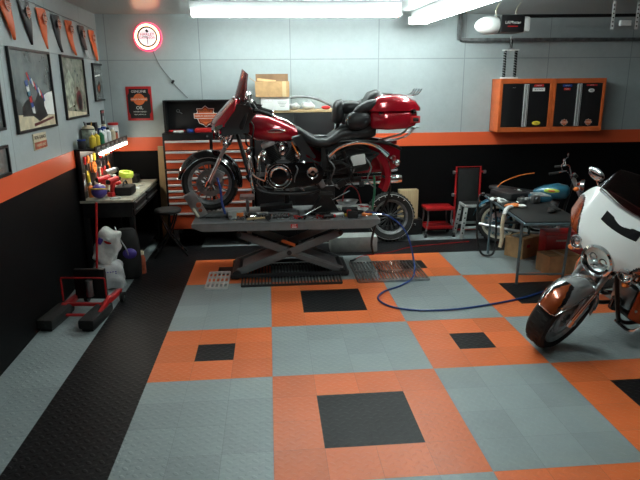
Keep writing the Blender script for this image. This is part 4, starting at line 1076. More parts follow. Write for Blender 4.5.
m.text('GENUINE', .045, at(0,-.016,.155,FXZ)); m.text('HARLEY-DAVIDSON', .024, at(0,-.019,.055,FXZ)); m.text('OIL', .06, at(0,-.016,-.055,FXZ)); m.text('REFINERY SEALED', .021, at(0,-.016,-.105,FXZ)); m.text('WISCONSIN U.S.A.', .019, at(0,-.016,-.14,FXZ))
m.build('sign_print', t)

# ------------------------------------------------------------------ left wall
def LW(name, label, cat, y, z, group=None): return thing(name, label, cat, (lwx(y)+.001, y, z), LROT, group)
tag(MB('wire_grey').tube([(lwx(y)+.012, y, z) for y, z in ((.2,2.83),(1.0,2.83),(1.9,2.82),(2.6,2.80),(3.3,2.79),(4.05,2.765))], .003, 5, 4).build('pennant_string'), 'thin string along the top of the left wall that the pennants hang from', 'string')
names = ['orange pennant cut by the photo edge','black pennant next to the leftmost orange one','orange pennant above the largest framed picture','black pennant above the middle framed picture','orange pennant right above the gap of the two larger pictures','black pennant with a white tip, second from the corner','narrow orange pennant nearest the room corner']
labs = ['orange pennant on the left wall, leftmost of the seven','black pennant on the left wall, second from the left','orange pennant on the left wall above the right edge of the largest picture','black pennant on the left wall, fourth from the left','orange pennant on the left wall, fifth from the left','black pennant on the left wall with a pale curled tip','orange pennant on the left wall nearest the room corner']
for i, y in enumerate((1.24,1.68,2.10,2.52,2.95,3.42,3.86)):
    t = LW('pennant', labs[i], 'pennant', y, 2.815-.012*i, 'pennants along the left wall'); del t['group']
    col = 'pennant_orange' if i % 2 == 0 else 'pennant_black'
    def pf(u, v, i=i):
        w = .20*(1-v**1.5)**.9+.012; d = .35*v
        return ((u-.5)*w*1.25+.10*v**1.4, -.012-.028*math.sin(PI*u)*(1-.3*v)-.02*v*math.sin(3*v+i), -d)
    m = MB(col); m.surf(pf, 8, 16, (0,.0015,0), (lambda u, v: 'poly_bag' if (i == 5 and v > .72 and u < .8) else col)); cl = m.build('cloth', t, angle=80)
    m = MB(); shield(m, .12, -.005, -.047, -.085, .0012); m.build('emblem', t)
def frame(label, y, z, w, h, art, arty=None, fw=.022):
    t = LW('picture_frame', label, 'picture', y, z)
    m = MB('black_plastic')
    for s in (-1,1): m.box((s*(w/2-fw/2),-.014,0),(fw,.026,h),None,.003); m.box((0,-.014,s*(h/2-fw/2)),(w-fw*2,.026,fw))
    m.build('frame', t); p = MB(art).box((0,-.006,0),(w-fw*2,.006,h-fw*2)).build('print', t)
    if arty:
        m = MB(); arty(m, w-fw*2, h-fw*2); m.build('print_figures', t)
    return t
def art1(m, w, h):
    y = -.0098
    def P(mt, pts, k=0): m.m(mt).prism([(a*w, b*h) for a, b in pts], .0012, at(0,y-.0006*k,0,FXZ))
    P('cream_plastic', [(-.5,-.5),(.5,-.5),(.5,-.36),(-.5,-.30)])
    P('paper_white', [(.12,-.12),(.34,-.04),(.5,-.02),(.5,-.36),(.2,-.33)],1)
    P('black_plastic', [(-.34,-.2),(-.2,-.12),(.0,-.15),(.12,-.02),(.25,-.05),(.22,-.22),(.3,-.36),(.05,-.42),(-.1,-.34),(-.35,-.33)],2)
    P('dark_red', [(-.1,-.44),(.45,-.38),(.45,-.41),(-.1,-.48)],3)
    for i in range(9): P(('red_plastic','blue_plastic','paper_white')[i%3], [(-.16+.05*i,.22-.04*i),(-.13+.05*i,.24-.04*i),(-.08+.05*i,.14-.04*i),(-.11+.05*i,.12-.04*i)],3)
    for i in range(6): P(('blue_plastic','paper_white','teal_paint','red_plastic')[i%4], [(-.22+.02*i,.12-.07*i),(-.15+.02*i,.14-.07*i),(-.14+.02*i,.04-.07*i),(-.2+.02*i,.05-.07*i)],4)
def art2(m, w, h):
    def P(mt, pts, k=0): m.m(mt).prism([(a*w, b*h) for a, b in pts], .0012, at(0,-.0098-.0006*k,0,FXZ))
    P('dark_red', [(.05,-.1),(.2,-.05),(.3,-.15),(.28,-.38),(.1,-.4),(.02,-.25)]); P('black_plastic', [(.08,-.22),(.2,-.12),(.26,-.25),(.2,-.42),(.1,-.40)],1)
    P('sage_print', [(-.45,.1),(-.2,.3),(-.02,.1),(-.1,-.3),(-.4,-.35)],1); P('cream_plastic', [(-.46,-.38),(.45,-.46),(.45,-.5),(-.46,-.5)],2)
def art3(m, w, h):
    def P(mt, pts, k=0): m.m(mt).prism([(a*w, b*h) for a, b in pts], .0012, at(0,-.0098-.0006*k,0,FXZ))
    P('black_plastic', [(-.2,-.1),(.15,.05),(.3,-.15),(.05,-.35),(-.15,-.3)]); P('rust_print', [(-.1,-.15),(.1,-.05),(.12,-.2),(-.02,-.28)],1); P('paper_white', [(-.3,.16),(.25,.2),(.25,.24),(-.3,.2)],1)
frame('largest framed poster, grey with a dark motorcycle, on the left wall', 1.665, 2.06, 1.0, .70, 'print_dark', art1)
frame('framed greenish brown landscape poster in the middle of the left wall', 2.93, 2.075, .84, .66, 'print_sage', art2)
frame('smallest framed grey picture on the left wall nearest the corner', 3.97, 2.13, .47, .46, 'print_small', art3)
frame('framed picture at the left edge of the photo, upper of two', .62, 1.98, .60, .43, 'print_dark')
frame('framed picture at the left edge of the photo, lower of two', .62, 1.535, .56, .235, 'print_small')
t = LW('wall_plaque', 'small tan and rust plaque under the largest framed poster', 'plaque', 1.66, 1.61)
MB('cream_plastic').box((0,-.006,0),(.33,.012,.145),None,.003).build('plate', t)
m = MB('rust_print').box((0,-.0135,-.034),(.31,.003,.062)); m.m('black_plastic').text('HOG GARAGE', .045, at(0,-.0135,.035,FXZ)); m.m('cream_plastic').text('PARKING ONLY', .034, at(0,-.0155,-.034,FXZ)); m.build('plaque_print', t)
t = LW('wall_plaque', 'small dark upright plaque with a red top above the workbench shelf', 'plaque', 4.03, 1.69)
MB('black_plastic').box((0,-.006,0),(.15,.012,.19),None,.003).build('plate', t)
m = MB('shop_red').box((0,-.013,.07),(.13,.002,.03)); m.m('poster_grey').box((0,-.013,-.01),(.08,.002,.06)); m.build('plaque_print', t)

# ------------------------------------------------------------------ workbench on the left
BX, BY0, BY1, BZ = -1.19, 2.62, 4.10, .86
byc, bl = (BY0+BY1)/2, BY1-BY0
t = thing('workbench', 'black workbench with a pale top and lit shelf in the left corner', 'workbench', (-.88, byc, 0))
MB('bench_top').box((0,0,.845),(.58,bl,.03),None,.004).build('top', t)
MB('black_metal').box((0,0,.745),(.54,bl-.02,.169),None,.005).build('apron', t)
for sx in (-1,1):
    for sy in (-1,1): MB('black_metal').box((sx*.25,sy*(bl/2-.05),.33),(.06,.06,.66),None,.005).build('leg', t)
MB('black_metal').box((0,0,.14),(.5,bl-.1,.025)).build('lower_shelf', t)
for sy in (-1,1):
    for z in (.79,.705):
        d = MB('black_plastic').box((.276,sy*.36,z),(.012,.68,.075),None,.003).build('drawer', t); MB('aluminium').box((.292,sy*.36,z+.02),(.02,.56,.012),None,.003).build('handle', d)
m = MB('black_plastic').box((-.275,0,1.14),(.025,bl,.56)); m.box((-.255,-bl/2+.01,1.14),(.06,.02,.56)); m.build('pegboard', t)
sh = MB('black_plastic').box((-.18,0,1.415),(.22,bl,.022),None,.003).build('upper_shelf', t)
m = MB('black_plastic').box((-.065,0,1.42),(.012,bl,.06)); m.m('poster_grey')
for i in range(7): m.box((-.0575,-bl/2+.12+.2*i,1.42),(.003,.11,.03),None,.001)
m.build('shelf_label_strip', sh)
MB('bench_light').cyl((-.045,-bl/2+.12,1.362),(-.045,bl/2-.14,1.362),.016,n=16).build('tube_lamp', t)
MB('white_plastic').box((-.075,0,1.390),(.08,bl-.2,.014)).build('lamp_housing', t)
SZ = 1.4265
def bot(label, x, y, r, h, body, cap, neck=.4, z=SZ, name='bottle', cat='bottle'): item(name, label, cat, x, y, 0, lambda m: bottle(m, r, h, body, cap, neck), z=z)
bot('short blue topped can at the near end of the workbench shelf', -1.10, 2.70, .045, .10, 'black_plastic', 'blue_plastic', .9, name='can', cat='can')
bot('yellow squeeze bottle with a white nozzle, nearer of two on the shelf', -1.00, 2.76, .036, .17, 'yellow_plastic', 'white_plastic', .3)
bot('yellow squeeze bottle with a white nozzle, farther of two on the shelf', -1.00, 2.92, .036, .17, 'yellow_plastic', 'white_plastic', .3)
item('storage_jar', 'big glass jar of odds and ends on the workbench shelf', 'jar', -1.10, 2.98, 0, lambda m: (m.m('sage_print').lathe([(.07,0),(.075,.01),(.075,.17),(.07,.19)], (0,0,0), (0,0,1), 20), m.m('cream_plastic').ell((0,0,.20),(.07,.07,.035)), m.m('black_plastic').torus((0,0,.19),(0,0,1),.074,.006,20,6), [m.m(c).cyl((x,y,.19),(x*1.6,y*1.6,.27),.006,n=6) for c, x, y in (('brass',.03,0),('black_plastic',-.03,.02),('steel',0,-.04),('cream_plastic',.02,.03))]), z=SZ)
bot('dark green bottle beside the big jar on the workbench shelf', -.99, 3.08, .034, .17, 'green_plastic', 'white_plastic', .35)
bot('white spray bottle with a blue neck on the workbench shelf', -1.01, 3.22, .034, .18, 'white_plastic', 'blue_plastic', .4)
item('cardboard_box', 'small black box standing up in the middle of the workbench shelf', 'box', -1.12, 3.22, 0, lambda m: m.m('black_plastic').box((0,0,.125),(.1,.09,.25),None,.004), z=SZ)
bot('blue and white aerosol can in the middle of the workbench shelf', -1.03, 3.35, .032, .19, 'white_plastic', 'blue_plastic', .8)
bot('blue aerosol can right behind the white one on the workbench shelf', -1.10, 3.42, .032, .20, 'blue_plastic', 'white_plastic', .8)
bot('white tub bottle with a black cap on the workbench shelf', -1.02, 3.49, .036, .17, 'white_plastic', 'black_plastic', .45)
bot('silver aerosol can with a cream cap on the workbench shelf', -1.09, 3.60, .032, .20, 'aluminium', 'cream_plastic', .8)
bot('cream bottle with a white cap at the far part of the workbench shelf', -1.01, 3.66, .036, .16, 'cream_plastic', 'white_plastic', .45)
bot('white jar with a pink red lid at the far end of the workbench shelf', -1.06, 3.92, .062, .20, 'white_plastic', 'red_plastic', .95, name='jar', cat='jar')
bot('short brown jar in front of the pink lidded jar on the shelf', -1.02, 3.80, .04, .10, 'rust_print', 'black_plastic', .9, name='jar', cat='jar')
# things hanging on the pegboard
px = -.88-.275+.0125
cols = ['red_plastic','orange_plastic','cream_plastic','yellow_plastic','black_plastic','red_plastic','white_plastic','orange_plastic','cream_plastic','shop_red','yellow_plastic','aluminium','red_plastic','black_plastic']
cn = {'red_plastic':'red','orange_plastic':'orange','cream_plastic':'cream','yellow_plastic':'yellow','black_plastic':'black','white_plastic':'white','shop_red':'dark red','aluminium':'silver'}
wh = ['upper near part','upper near part beside the red one','upper middle','middle','middle beside the yellow one','upper middle part right of the black one','middle right of the red one','upper far part','far part','far end','lower near part','lower middle','lower far part','lower far end']
for i in range(14):
    y = 2.78+.125*(i if i < 10 else (i-10)*2.2+.6); z = 1.27 if i < 10 else 1.06
    c = cols[i]
    def f(m, c=c, i=i):
        m.m(c).lathe([(.001,.06),(.017,.055),(.018,.0),(.012,-.03)], (.026,0,0), (0,0,1), 10); m.m('chrome').cyl((.026,0,-.03),(.026,0,-.13-.01*(i%3)),.005,n=6); m.m('dull_steel').box((.012,0,.0),(.03,.012,.008))
    item('screwdriver', cn[c]+' screwdriver hanging on the '+wh[i]+' of the pegboard', 'screwdriver', px, y, 0, f, z=z)
t_ = item('tape_roll', 'orange tape roll hanging on the pegboard over the spray gun', 'tape', px, 3.10, 0, lambda m: m.m('orange_plastic').lathe([(.03,0),(.065,0),(.065,.04),(.03,.04)], (.0005,0,0), (1,0,0), 20, closed=True), z=1.17)
# things lying on the bench top
def polisher(m):
    m.m('purple_plastic').ell((0,0,.085),(.085,.085,.08)); m.m('yellow_plastic').torus((0,0,.11),(0,.2,1),.08,.008,24,6); m.m('cream_plastic').ell((.0,.08,.12),(.06,.045,.035)); m.m('black_plastic').cyl((0,.05,.05),(.05,.17,.05),.025)
item('wax_polisher', 'round purple and yellow polisher at the near end of the bench top', 'polisher', -.98, 2.73, 0, polisher, z=BZ)
def gun(body):
    def f(m):
        m.m(body).cyl((-.08,0,.17),(.07,0,.19),.036,.032,16); m.box((-.02,0,.085),(.05,.045,.15),(0,.15,0),.015); m.box((-.03,0,.025),(.10,.075,.05),None,.012); m.m('black_rubber').cyl((.07,0,.19),(.11,0,.195),.024,.012,14); m.box((-.085,0,.17),(.02,.05,.05),None,.01)
    return f
item('cordless_drill', 'red cordless drill standing upright on the near part of the bench top', 'drill', -.86, 2.90, 1.1, gun('red_plastic'), z=BZ)
item('cordless_drill', 'dark red impact driver standing behind the red drill on the bench top', 'drill', -1.0, 3.04, .7, gun('shop_red'), z=BZ)
def heat(m):
    m.m('aluminium').cyl((-.10,0,.24),(.08,0,.245),.03,.034,16); m.m('black_rubber').cyl((.08,0,.245),(.13,0,.247),.034,.030,14); m.m('cream_plastic').box((-.07,0,.13),(.045,.04,.22),(0,.2,0),.014); m.box((-.08,0,.012),(.1,.08,.022),None,.005)
item('spray_gun', 'silver spray gun standing on the bench top left of the lime roll', 'spray gun', -.96, 3.20, 1.2, heat, z=BZ)
item('wooden_block', 'wooden block on the bench top carrying the lime green roll', 'block', -.86, 3.52, .2, lambda m: m.m('ply').box((0,0,.06),(.13,.13,.12),None,.006), z=BZ)
item('tape_roll', 'lime green roll on the wooden block on the bench', 'tape', -.86, 3.52, 0, lambda m: m.m('lime_plastic').lathe([(.045,0),(.085,0),(.09,.03),(.085,.06),(.045,.06)], (0,0,0), (.15,-.1,1), 28, closed=True), z=BZ+.129)
item('sanding_sponge', 'yellow sponge lying on the bench top beside the red drill', 'sponge', -.80, 3.22, .6, lambda m: m.m('yellow_plastic').box((0,0,.03),(.12,.09,.058),None,.014), z=BZ)
item('tool_bag', 'black soft tool bag slumped on the front of the bench top', 'bag', -.75, 2.98, 0, lambda m: (m.m('black_rubber').box((0,0,.055),(.2,.26,.11),None,.035), m.tube([(0,-.1,.10),(0,-.05,.15),(0,.05,.15),(0,.1,.10)], .011, 6, 4), m.m('steel').box((.085,.02,.09),(.01,.03,.02),None,.002)), z=BZ)
item('parts_box', 'dark open parts box at the far end of the bench top', 'box', -.92, 3.88, 0, lambda m: (m.m('black_plastic').box((0,0,.045),(.26,.2,.09),None,.006), m.m('dull_steel').box((0,0,.094),(.2,.14,.008)), m.m('rust_print').cyl((-.05,-.05,.10),(.06,.03,.105),.01)), z=BZ)
item('file', 'file with a wooden handle lying right of the lime roll on the bench', 'file', -.72, 3.46, .9, lambda m: (m.m('ply').cyl((-.06,0,.012),(.0,0,.012),.012), m.m('steel').box((.06,0,.012),(.12,.018,.006))), z=BZ)
item('knife', 'utility knife lying at the near edge of the bench top', 'knife', -.80, 2.70, .5, lambda m: (m.m('aluminium').box((0,0,.010),(.12,.025,.018),None,.005), m.m('steel').box((.07,0,.010),(.03,.018,.002))), z=BZ)
item('glove', 'tan work glove lying near the front of the bench top', 'glove', -.90, 2.98, .3, lambda m: [m.m('cream_plastic').ell((0,0,.016),(.05,.04,.016))]+[m.tube([(.03,-.027+.018*i,.014),(.07,-.033+.022*i,.012),(.09,-.03+.024*i,.008)], .008, 6, 3) for i in range(4)], z=BZ)
for i, (y, z, c, lab) in enumerate(((2.76,1.08,'steel','steel snips hanging low at the near end of the pegboard'),(2.90,1.16,'yellow_plastic','yellow handled pliers hanging on the pegboard above the polisher'),(3.24,1.10,'shop_red','dark red handled pliers hanging on the pegboard right of the orange roll'),(3.42,1.14,'cream_plastic','cream handled cutters hanging on the pegboard behind the wooden block'),(3.60,1.12,'red_plastic','red handled pliers hanging on the far half of the pegboard'),(3.80,1.16,'orange_plastic','orange handled pliers hanging at the far end of the pegboard'))):
    o = item('pliers', lab, 'pliers', px+.012, y, 0, lambda m, c=c: (m.m(c).tube([(.0,.03,-.14),(.0,.028,-.06),(.0,.0,0)], .010, 6, 3), m.tube([(.0,-.03,-.14),(.0,-.028,-.06),(.0,.0,0)], .010, 6, 3), m.m('steel').box((0,0,.03),(.016,.03,.07),None,.004)), z=z)
# more of the crowd on the bench
item('glue_bottle', 'orange squeeze bottle standing against the pegboard behind the polisher', 'bottle', -1.10, 2.84, 0, lambda m: bottle(m, .03, .17, 'orange_plastic', 'white_plastic', .35), z=BZ)
item('glue_bottle', 'white squeeze bottle standing against the pegboard behind the drills', 'bottle', -1.11, 3.14, 0, lambda m: bottle(m, .032, .19, 'white_plastic', 'red_plastic', .35), z=BZ)
item('paint_can', 'cream paint can standing against the pegboard left of the wooden block', 'can', -1.07, 3.36, 0, lambda m: (m.m('cream_plastic').cyl((0,0,0),(0,0,.14),.055,n=20), m.m('steel').torus((0,0,.14),(0,0,1),.054,.004,20,6)), z=BZ)
item('grease_gun', 'silver and red grease gun lying on the bench top behind the wooden block', 'tool', -1.02, 3.62, .4, lambda m: (m.m('red_plastic').cyl((-.12,0,.03),(.06,0,.03),.026), m.m('steel').cyl((.06,0,.03),(.16,0,.04),.012), m.tube([(.05,0,.05),(.0,0,.09),(-.08,0,.085)], .006, 6, 3)), z=BZ)
item('polishing_pad', 'white round polishing pad lying on the bench top between sponge and block', 'pad', -.72, 3.33, 0, lambda m: m.m('white_cloth').lathe([(.001,0),(.055,.002),(.06,.015),(.05,.026),(.001,.028)], (0,0,0), (0,0,1), 22), z=BZ)
item('box', 'small white and red box standing on the bench near the parts box', 'box', -1.08, 3.74, .2, lambda m: (m.m('white_plastic').box((0,0,.06),(.08,.06,.12),None,.003), m.m('red_plastic').box((0,0,.07),(.082,.062,.03))), z=BZ)
# ------------------------------------------------------------------ below and beside the bench
def sack(m, W, D, H, seed, mt='poly_bag'):
    n0 = len(m.bm.verts); m.m(mt).box((0,0,H/2),(W,D,H))
    m.bm.edges.ensure_lookup_table(); bmesh.ops.subdivide_edges(m.bm, edges=m.bm.edges[:], cuts=9, use_grid_fill=True)
    for _ in range(7): bmesh.ops.smooth_vert(m.bm, verts=m.bm.verts[:], factor=.5, use_axis_x=True, use_axis_y=True, use_axis_z=True)
    for v in m.bm.verts:
        x, y, z = v.co; k = 1+.06*math.sin(31*x+seed)*math.cos(27*z+2*seed)+.05*math.sin(45*z+38*y+seed)-.22*max(0, z/H-.5)
        v.co.x = x*k; v.co.y = y*k+.012*math.sin(24*z+seed); v.co.z = max(.0, z+.012*math.sin(30*x+seed))
    for f in m.bm.faces: f.material_index = m.mi
o = item('sack', 'full white plastic sack standing on the floor beside the red jack', 'sack', -.80, 2.14, .25, lambda m: sack(m, .31, .24, .30, 1), z=.001)
m = MB('purple_plastic')
for j in range(3):
    for i in range(8): m.box((-.11+.026*i,-.118+.004*j,.21-.022*j),(.016,.012,.010),(0,.1,0),.002)
m.build('printed_lines', o)
MB('red_plastic').box((.0,-.122,.12),(.12,.012,.012),(0,.05,0),.002).build('printed_line', o)
o = item('sack', 'cream and white sack with red and blue print slumped on the lower sack', 'sack', -.84, 2.16, -.1, lambda m: sack(m, .23, .18, .36, 4, 'white_cloth'), z=.292)
o.rotation_euler = (0, .30, -.1)
MB('red_plastic').ell((.02,-.088,.26),(.045,.012,.03)).build('red_print', o); MB('purple_plastic').box((-.06,-.088,.24),(.05,.014,.07),(0,.3,0),.006).build('blue_print', o)
t = thing('tool_bag', 'tall black wheeled bag with a steel handle under the near end of the workbench', 'bag', (-.66, 2.46, 0), .1)
m = MB('black_rubber'); m.loft([[Vector((x*k, y*k*1.0, z)) for x, y in [(.13*math.cos(a), .10*math.sin(a)) for a in [2*PI*i/20 for i in range(20)]]] for z, k in ((.01,.8),(.04,1),(.2,1.05),(.4,1.0),(.52,.9),(.57,.6))]); m.build('body', t)
MB('steel').tube([(-.10,-.09,.62),(-.06,-.12,.5),(.0,-.125,.38),(.02,-.12,.30)], .007, 6, 3).build('handle', t)
MB('purple_plastic').ell((.03,-.095,.31),(.075,.03,.06)).build('pocket', t)
item('spray_can', 'small red and cream can on the floor behind the black wheeled bag', 'can', -.56, 2.62, 0, lambda m: bottle(m, .045, .26, 'rust_print', 'cream_plastic', .7), z=0)
# red floor jack, its handle up
t = thing('floor_jack', 'low red and black motorcycle floor jack with an upright red handle by the left wall', 'jack', (-.85, 1.40, 0), -.12)
for s, x in ((0,-.17),(1,.20)):
    m = MB('black_rubber').box((x,-.20,.075),(.15,.46,.09),(.0,0,0),.03); m.build('support_pad', t)
    m = MB('black_metal').box((x,-.20,.02),(.10,.40,.03)); m.build('skid', t)
m = MB('shop_red').box((.015,-.02,.11),(.42,.03,.03),None,.004); m.build('cross_bar', t)
MB('shop_red').box((.015,-.16,.06),(.30,.03,.02),None,.004).build('cross_bar', t)
for x in (-.16,.20): MB('shop_red').box((x,.16,.10),(.05,.46,.05),(.0,0,.0),.008).build('side_rail', t)
MB('shop_red').box((.245,-.10,.13),(.03,.26,.05),(.25,0,.0),.006).build('lift_arm', t)
m = MB('shop_red').tube([(-.21,.04,.12),(-.21,.04,.34),(-.205,.04,.35),(.20,.04,.35),(.21,.04,.34),(.21,.04,.12)], .008, 6, 1); m.build('guard_frame', t)
m = MB('steel').cyl((.02,.12,.14),(.02,.12,.30),.035,n=18); m.build('hydraulic_cylinder', t)
m = MB('black_metal').box((.0,.20,.24),(.30,.05,.30),None,.006); m.build('pump_block', t)
m = MB('shop_red').cyl((.06,.22,.30),(.10,.30,1.02),.011,n=10); m.build('handle', t)
for x in (-.16,.20):
    m = MB('black_rubber').cyl((x+.028,.34,.05),(x+.062,.34,.05),.05,n=18); m.m('steel').cyl((x+.026,.34,.05),(x+.066,.34,.05),.014,n=10); m.build('caster', t)
# round black stool
t = thing('folding_stool', 'round black folding stool with crossed legs in front of the tool cabinet', 'stool', (-.34, 3.30, 0), .2)
MB('black_rubber').lathe([(.001,.56),(.15,.56),(.165,.575),(.165,.595),(.15,.61),(.001,.615)], (0,0,0), (0,0,1), 32).build('seat', t)
for s in (-1,1):
    for x in (-1,1): MB('black_metal').tube([(x*.20,s*.12,.012),(0,s*.125,.30),(-x*.10,s*.12,.56)], .011, 8, 3).build('leg', t)
for x in (-1,1): MB('black_metal').cyl((x*.155,-.12,.08),(x*.155,.12,.08),.008,n=8).build('stretcher', t)

# ------------------------------------------------------------------ along the back wall, right
t = thing('mechanic_stool', 'low red mechanic stool on casters at the back wall', 'stool', (3.27, 3.93, 0), 0)
MB('shop_red').box((0,0,.40),(.40,.30,.045),None,.016).build('seat_pad', t)
MB('shop_red').box((0,0,.13),(.40,.30,.02),None,.004).m('shop_red').box((0,-.145,.145),(.40,.01,.035)).box((0,.145,.145),(.40,.01,.035)).build('tray', t)
for sx in (-1,1):
    for sy in (-1,1):
        MB('dull_steel').tube([(sx*.17,sy*.12,.38),(sx*.165,sy*.125,.24),(sx*.20,sy*.15,.08)], .012, 8, 3).build('leg', t)
        MB('black_rubber').cyl((sx*.20-.014,sy*.15,.032),(sx*.20+.014,sy*.15,.032),.032,n=16).m('steel').cyl((sx*.20-.017,sy*.15,.032),(sx*.20+.017,sy*.15,.032),.012,n=10).build('caster', t)
t = thing('step_stool', 'grey plastic step stool with holes in its legs beside the low red stool', 'stool', (3.73, 3.80, 0), 0)
MB('stool_grey').box((0,0,.455),(.32,.27,.04),None,.01).m('black_rubber').box((0,0,.4765),(.28,.23,.005),None,.001).build('top', t)
for sx in (-1,1):
    for sy in (-1,1):
        R = Euler((sy*.10, sx*-.14, 0)).to_matrix(); m = MB('stool_grey').box((sx*.165,sy*.135,.225),(.05,.035,.45),R,.008); m.m('black_plastic')
        for k in range(5): m.cyl(Vector((sx*.165,sy*.135,.225))+R@Vector((0,-.0185,-.14+.07*k)), Vector((sx*.165,sy*.135,.225))+R@Vector((0,-.0165,-.14+.07*k)), .012, n=10)
        m.build('leg', t)
MB('stool_grey').box((0,-.15,.16),(.31,.022,.035),None,.004).build('stretcher', t)
MB('stool_grey').box((0,.15,.16),(.31,.022,.035),None,.004).build('stretcher', t)
t = thing('creeper', 'red framed mechanic creeper standing on end against the back wall behind the step stool', 'creeper', (3.735, 4.07, .03), 0)
m = MB('shop_red').tube([(-.175,0,0),(-.175,0,.91),(.175,0,.91),(.175,0,0),(-.175,0,0)], .016, 8, 1); m.build('frame', t)
MB('black_rubber').box((0,.0,.46),(.30,.035,.86),None,.014).build('pad', t)
for sx in (-1,1):
    for z in (.14,.52,.84): MB('aluminium').cyl((sx*.205,-.035,z),(sx*.235,-.035,z),.024,n=14).m('shop_red').box((sx*.195,-.01,z),(.03,.04,.02)).build('caster', t)
# table and what is on and under it
t = thing('folding_table', 'grey blue folding work table with a dark top near the back right', 'table', (3.82, 2.25, 0), -.10)
MB('black_rubber').box((0,0,.742),(.58,1.52,.014),None,.004).build('tabletop', t)
MB('table_blue').box((0,0,.722),(.61,1.56,.028),None,.01).build('frame', t)
for x in (-1,1):
    MB('table_blue').cyl((x*.24,-.50,.0),(x*.25,-.56,.71),.015,n=10).build('leg', t)
    MB('table_blue').cyl((x*.24,.66,.0),(x*.25,.60,.71),.015,n=10).build('leg', t)
MB('table_blue').cyl((-.24,-.52,.12),(.24,-.52,.12),.010,n=8).build('stretcher', t)
TT = .7495
def glove(c1, c2):
    def f(m):
        m.m(c2).ell((-.05,0,.02),(.05,.04,.02)); m.m(c1).ell((.02,0,.02),(.055,.045,.022))
        for i in range(4): m.tube([(.05,-.03+.02*i,.02),(.10,-.04+.027*i,.018),(.13,-.04+.028*i,.010)], .010, 6, 3)
        m.tube([(.0,-.04,.02),(.04,-.075,.018),(.07,-.08,.012)], .011, 6, 3)
    return f
item('work_glove', 'orange and white work glove lying on the near part of the table', 'glove', 3.66, 2.20, 2.5, glove('orange_plastic','paper_white'), z=TT)
m = MB('paper_white').tube([(3.44,2.02,.71),(3.47,2.05,.755),(3.53,2.12,.768),(3.58,2.16,.762)], .022, 8, 3); m.m('cream_plastic').tube([(3.44,2.02,.71),(3.42,2.0,.60),(3.42,1.98,.46),(3.40,1.97,.36)], .022, 8, 3)
tag(m.build('wrapped_hose'), 'white and tan padded strap hanging over the left edge of the table', 'strap')
item('seat_cushion', 'dark motorcycle seat lying on the far left of the table', 'seat', 3.78, 2.74, .3, lambda m: m.m('dark_leather').box((0,0,.045),(.26,.40,.09),None,.04), z=TT)
item('toolbox', 'pale blue bin on the far right of the table', 'bin', 4.08, 2.55, .1, lambda m: (m.m('teal_paint').box((0,0,.03),(.16,.24,.06),None,.01), m.m('poster_grey').box((0,0,.065),(.14,.22,.02),None,.004)), z=TT)
def clutter(seed):
    def f(m):
        r = random.Random(seed)
        m.m('dull_steel').box((0,0,.02),(.10,.08,.038),(0,0,.3),.01); m.m('steel').cyl((-.05,0,.05),(.05,.02,.055),.018); m.m('brass').cyl((.03,.04,.0),(.03,.04,.05),.015); m.m('aluminium').torus((-.02,-.03,.055),(0,.4,1),.025,.006,16,6); m.m('white_plastic').box((.05,-.03,.05),(.04,.03,.03),None,.006)
    return f
item('carburettor', 'metal carburettor standing in the middle of the table', 'part', 3.80, 2.42, .4, clutter(1), z=TT)
item('carburettor', 'second smaller metal part at the far edge of the table', 'part', 3.93, 2.86, 1.3, clutter(2), z=TT)
item('bolt_tray', 'small white tray of bolts at the left edge of the table', 'tray', 3.60, 2.47, .2, lambda m: (m.m('white_plastic').box((0,0,.012),(.10,.07,.022),None,.004), m.m('dull_steel').ell((0,0,.024),(.035,.025,.01))), z=TT)
item('work_glove', 'black work glove lying on the front right of the table', 'glove', 3.92, 1.92, 1.0, glove('black_rubber','black_rubber'), z=TT)
item('ratchet', 'chrome ratchet lying across the middle of the table', 'ratchet', 3.68, 2.36, .5, ratchet, z=TT)
item('headlamp_ring', 'chrome lamp ring lying at the far middle of the table', 'ring', 3.96, 2.68, 0, lambda m: m.m('chrome').torus((0,0,.012),(0,0,1),.07,.011,24,8), z=TT)
item('brake_part', 'cast silver brake part standing on the middle right of the table', 'part', 3.95, 2.40, .4, lambda m: (m.m('aluminium').box((0,0,.045),(.12,.07,.09),(.0,.0,0),.02), m.m('steel').cyl((0,-.05,.05),(0,.05,.05),.03)), z=TT)
item('rag', 'white shop rag crumpled near the left edge of the table', 'rag', 3.60, 2.62, 0, lambda m: m.m('white_cloth').surf(lambda u, v: ((u-.5)*.16+.01*math.sin(9*v), (v-.5)*.12+.01*math.sin(8*u), .005+.02*abs(math.sin(7*u)*math.cos(6*v))), 14, 12, (0,0,-.003)), z=TT)
tag(MB('orange_plastic').tube([(3.72,2.95,.845),(3.80,2.98,.90),(4.0,3.0,.97),(4.2,3.0,1.0)], .006, 6, 4).build('orange_cable'), 'thin orange cable arching over the far side of the table', 'cable')
tag(MB('black_rubber').tube([(3.55,2.90,.765),(3.48,2.90,.74),(3.46,2.88,.5),(3.47,2.84,.2),(3.52,2.80,.04),(3.62,2.76,.03),(3.68,2.80,.10),(3.70,2.84,.3),(3.69,2.86,.5),(3.66,2.88,.69)], .013, 8, 5).build('strap_loop'), 'long black strap hanging in a loop off the far left of the table', 'strap')
def carton(name, label, x, y, rot, w, d, h):
    t = thing(name, label, 'box', (x, y, 0), rot)
    MB('cardboard').box((0,0,h/2),(w,d,h),None,.003).build('carton', t); MB('tape').box((0,0,h+.0006),(.05,d,.001)).build('packing_tape', t)
    MB('cardboard_in').box((0,0,h+.0002),(w*.98,.004,.0015)).build('flap_seam', t)
    return t
t = carton('cardboard_box', 'brown cardboard box on the floor under the far part of the table', 4.04, 2.83, .55, .34, .26, .25)
m = MB('red_plastic').box((-.06,-.131,.15),(.06,.002,.035)); m.build('printed_mark', t)
carton('cardboard_box', 'brown cardboard box on the floor behind the front wheel of the white motorcycle', 4.17, 2.16, .12, .38, .26, .215)
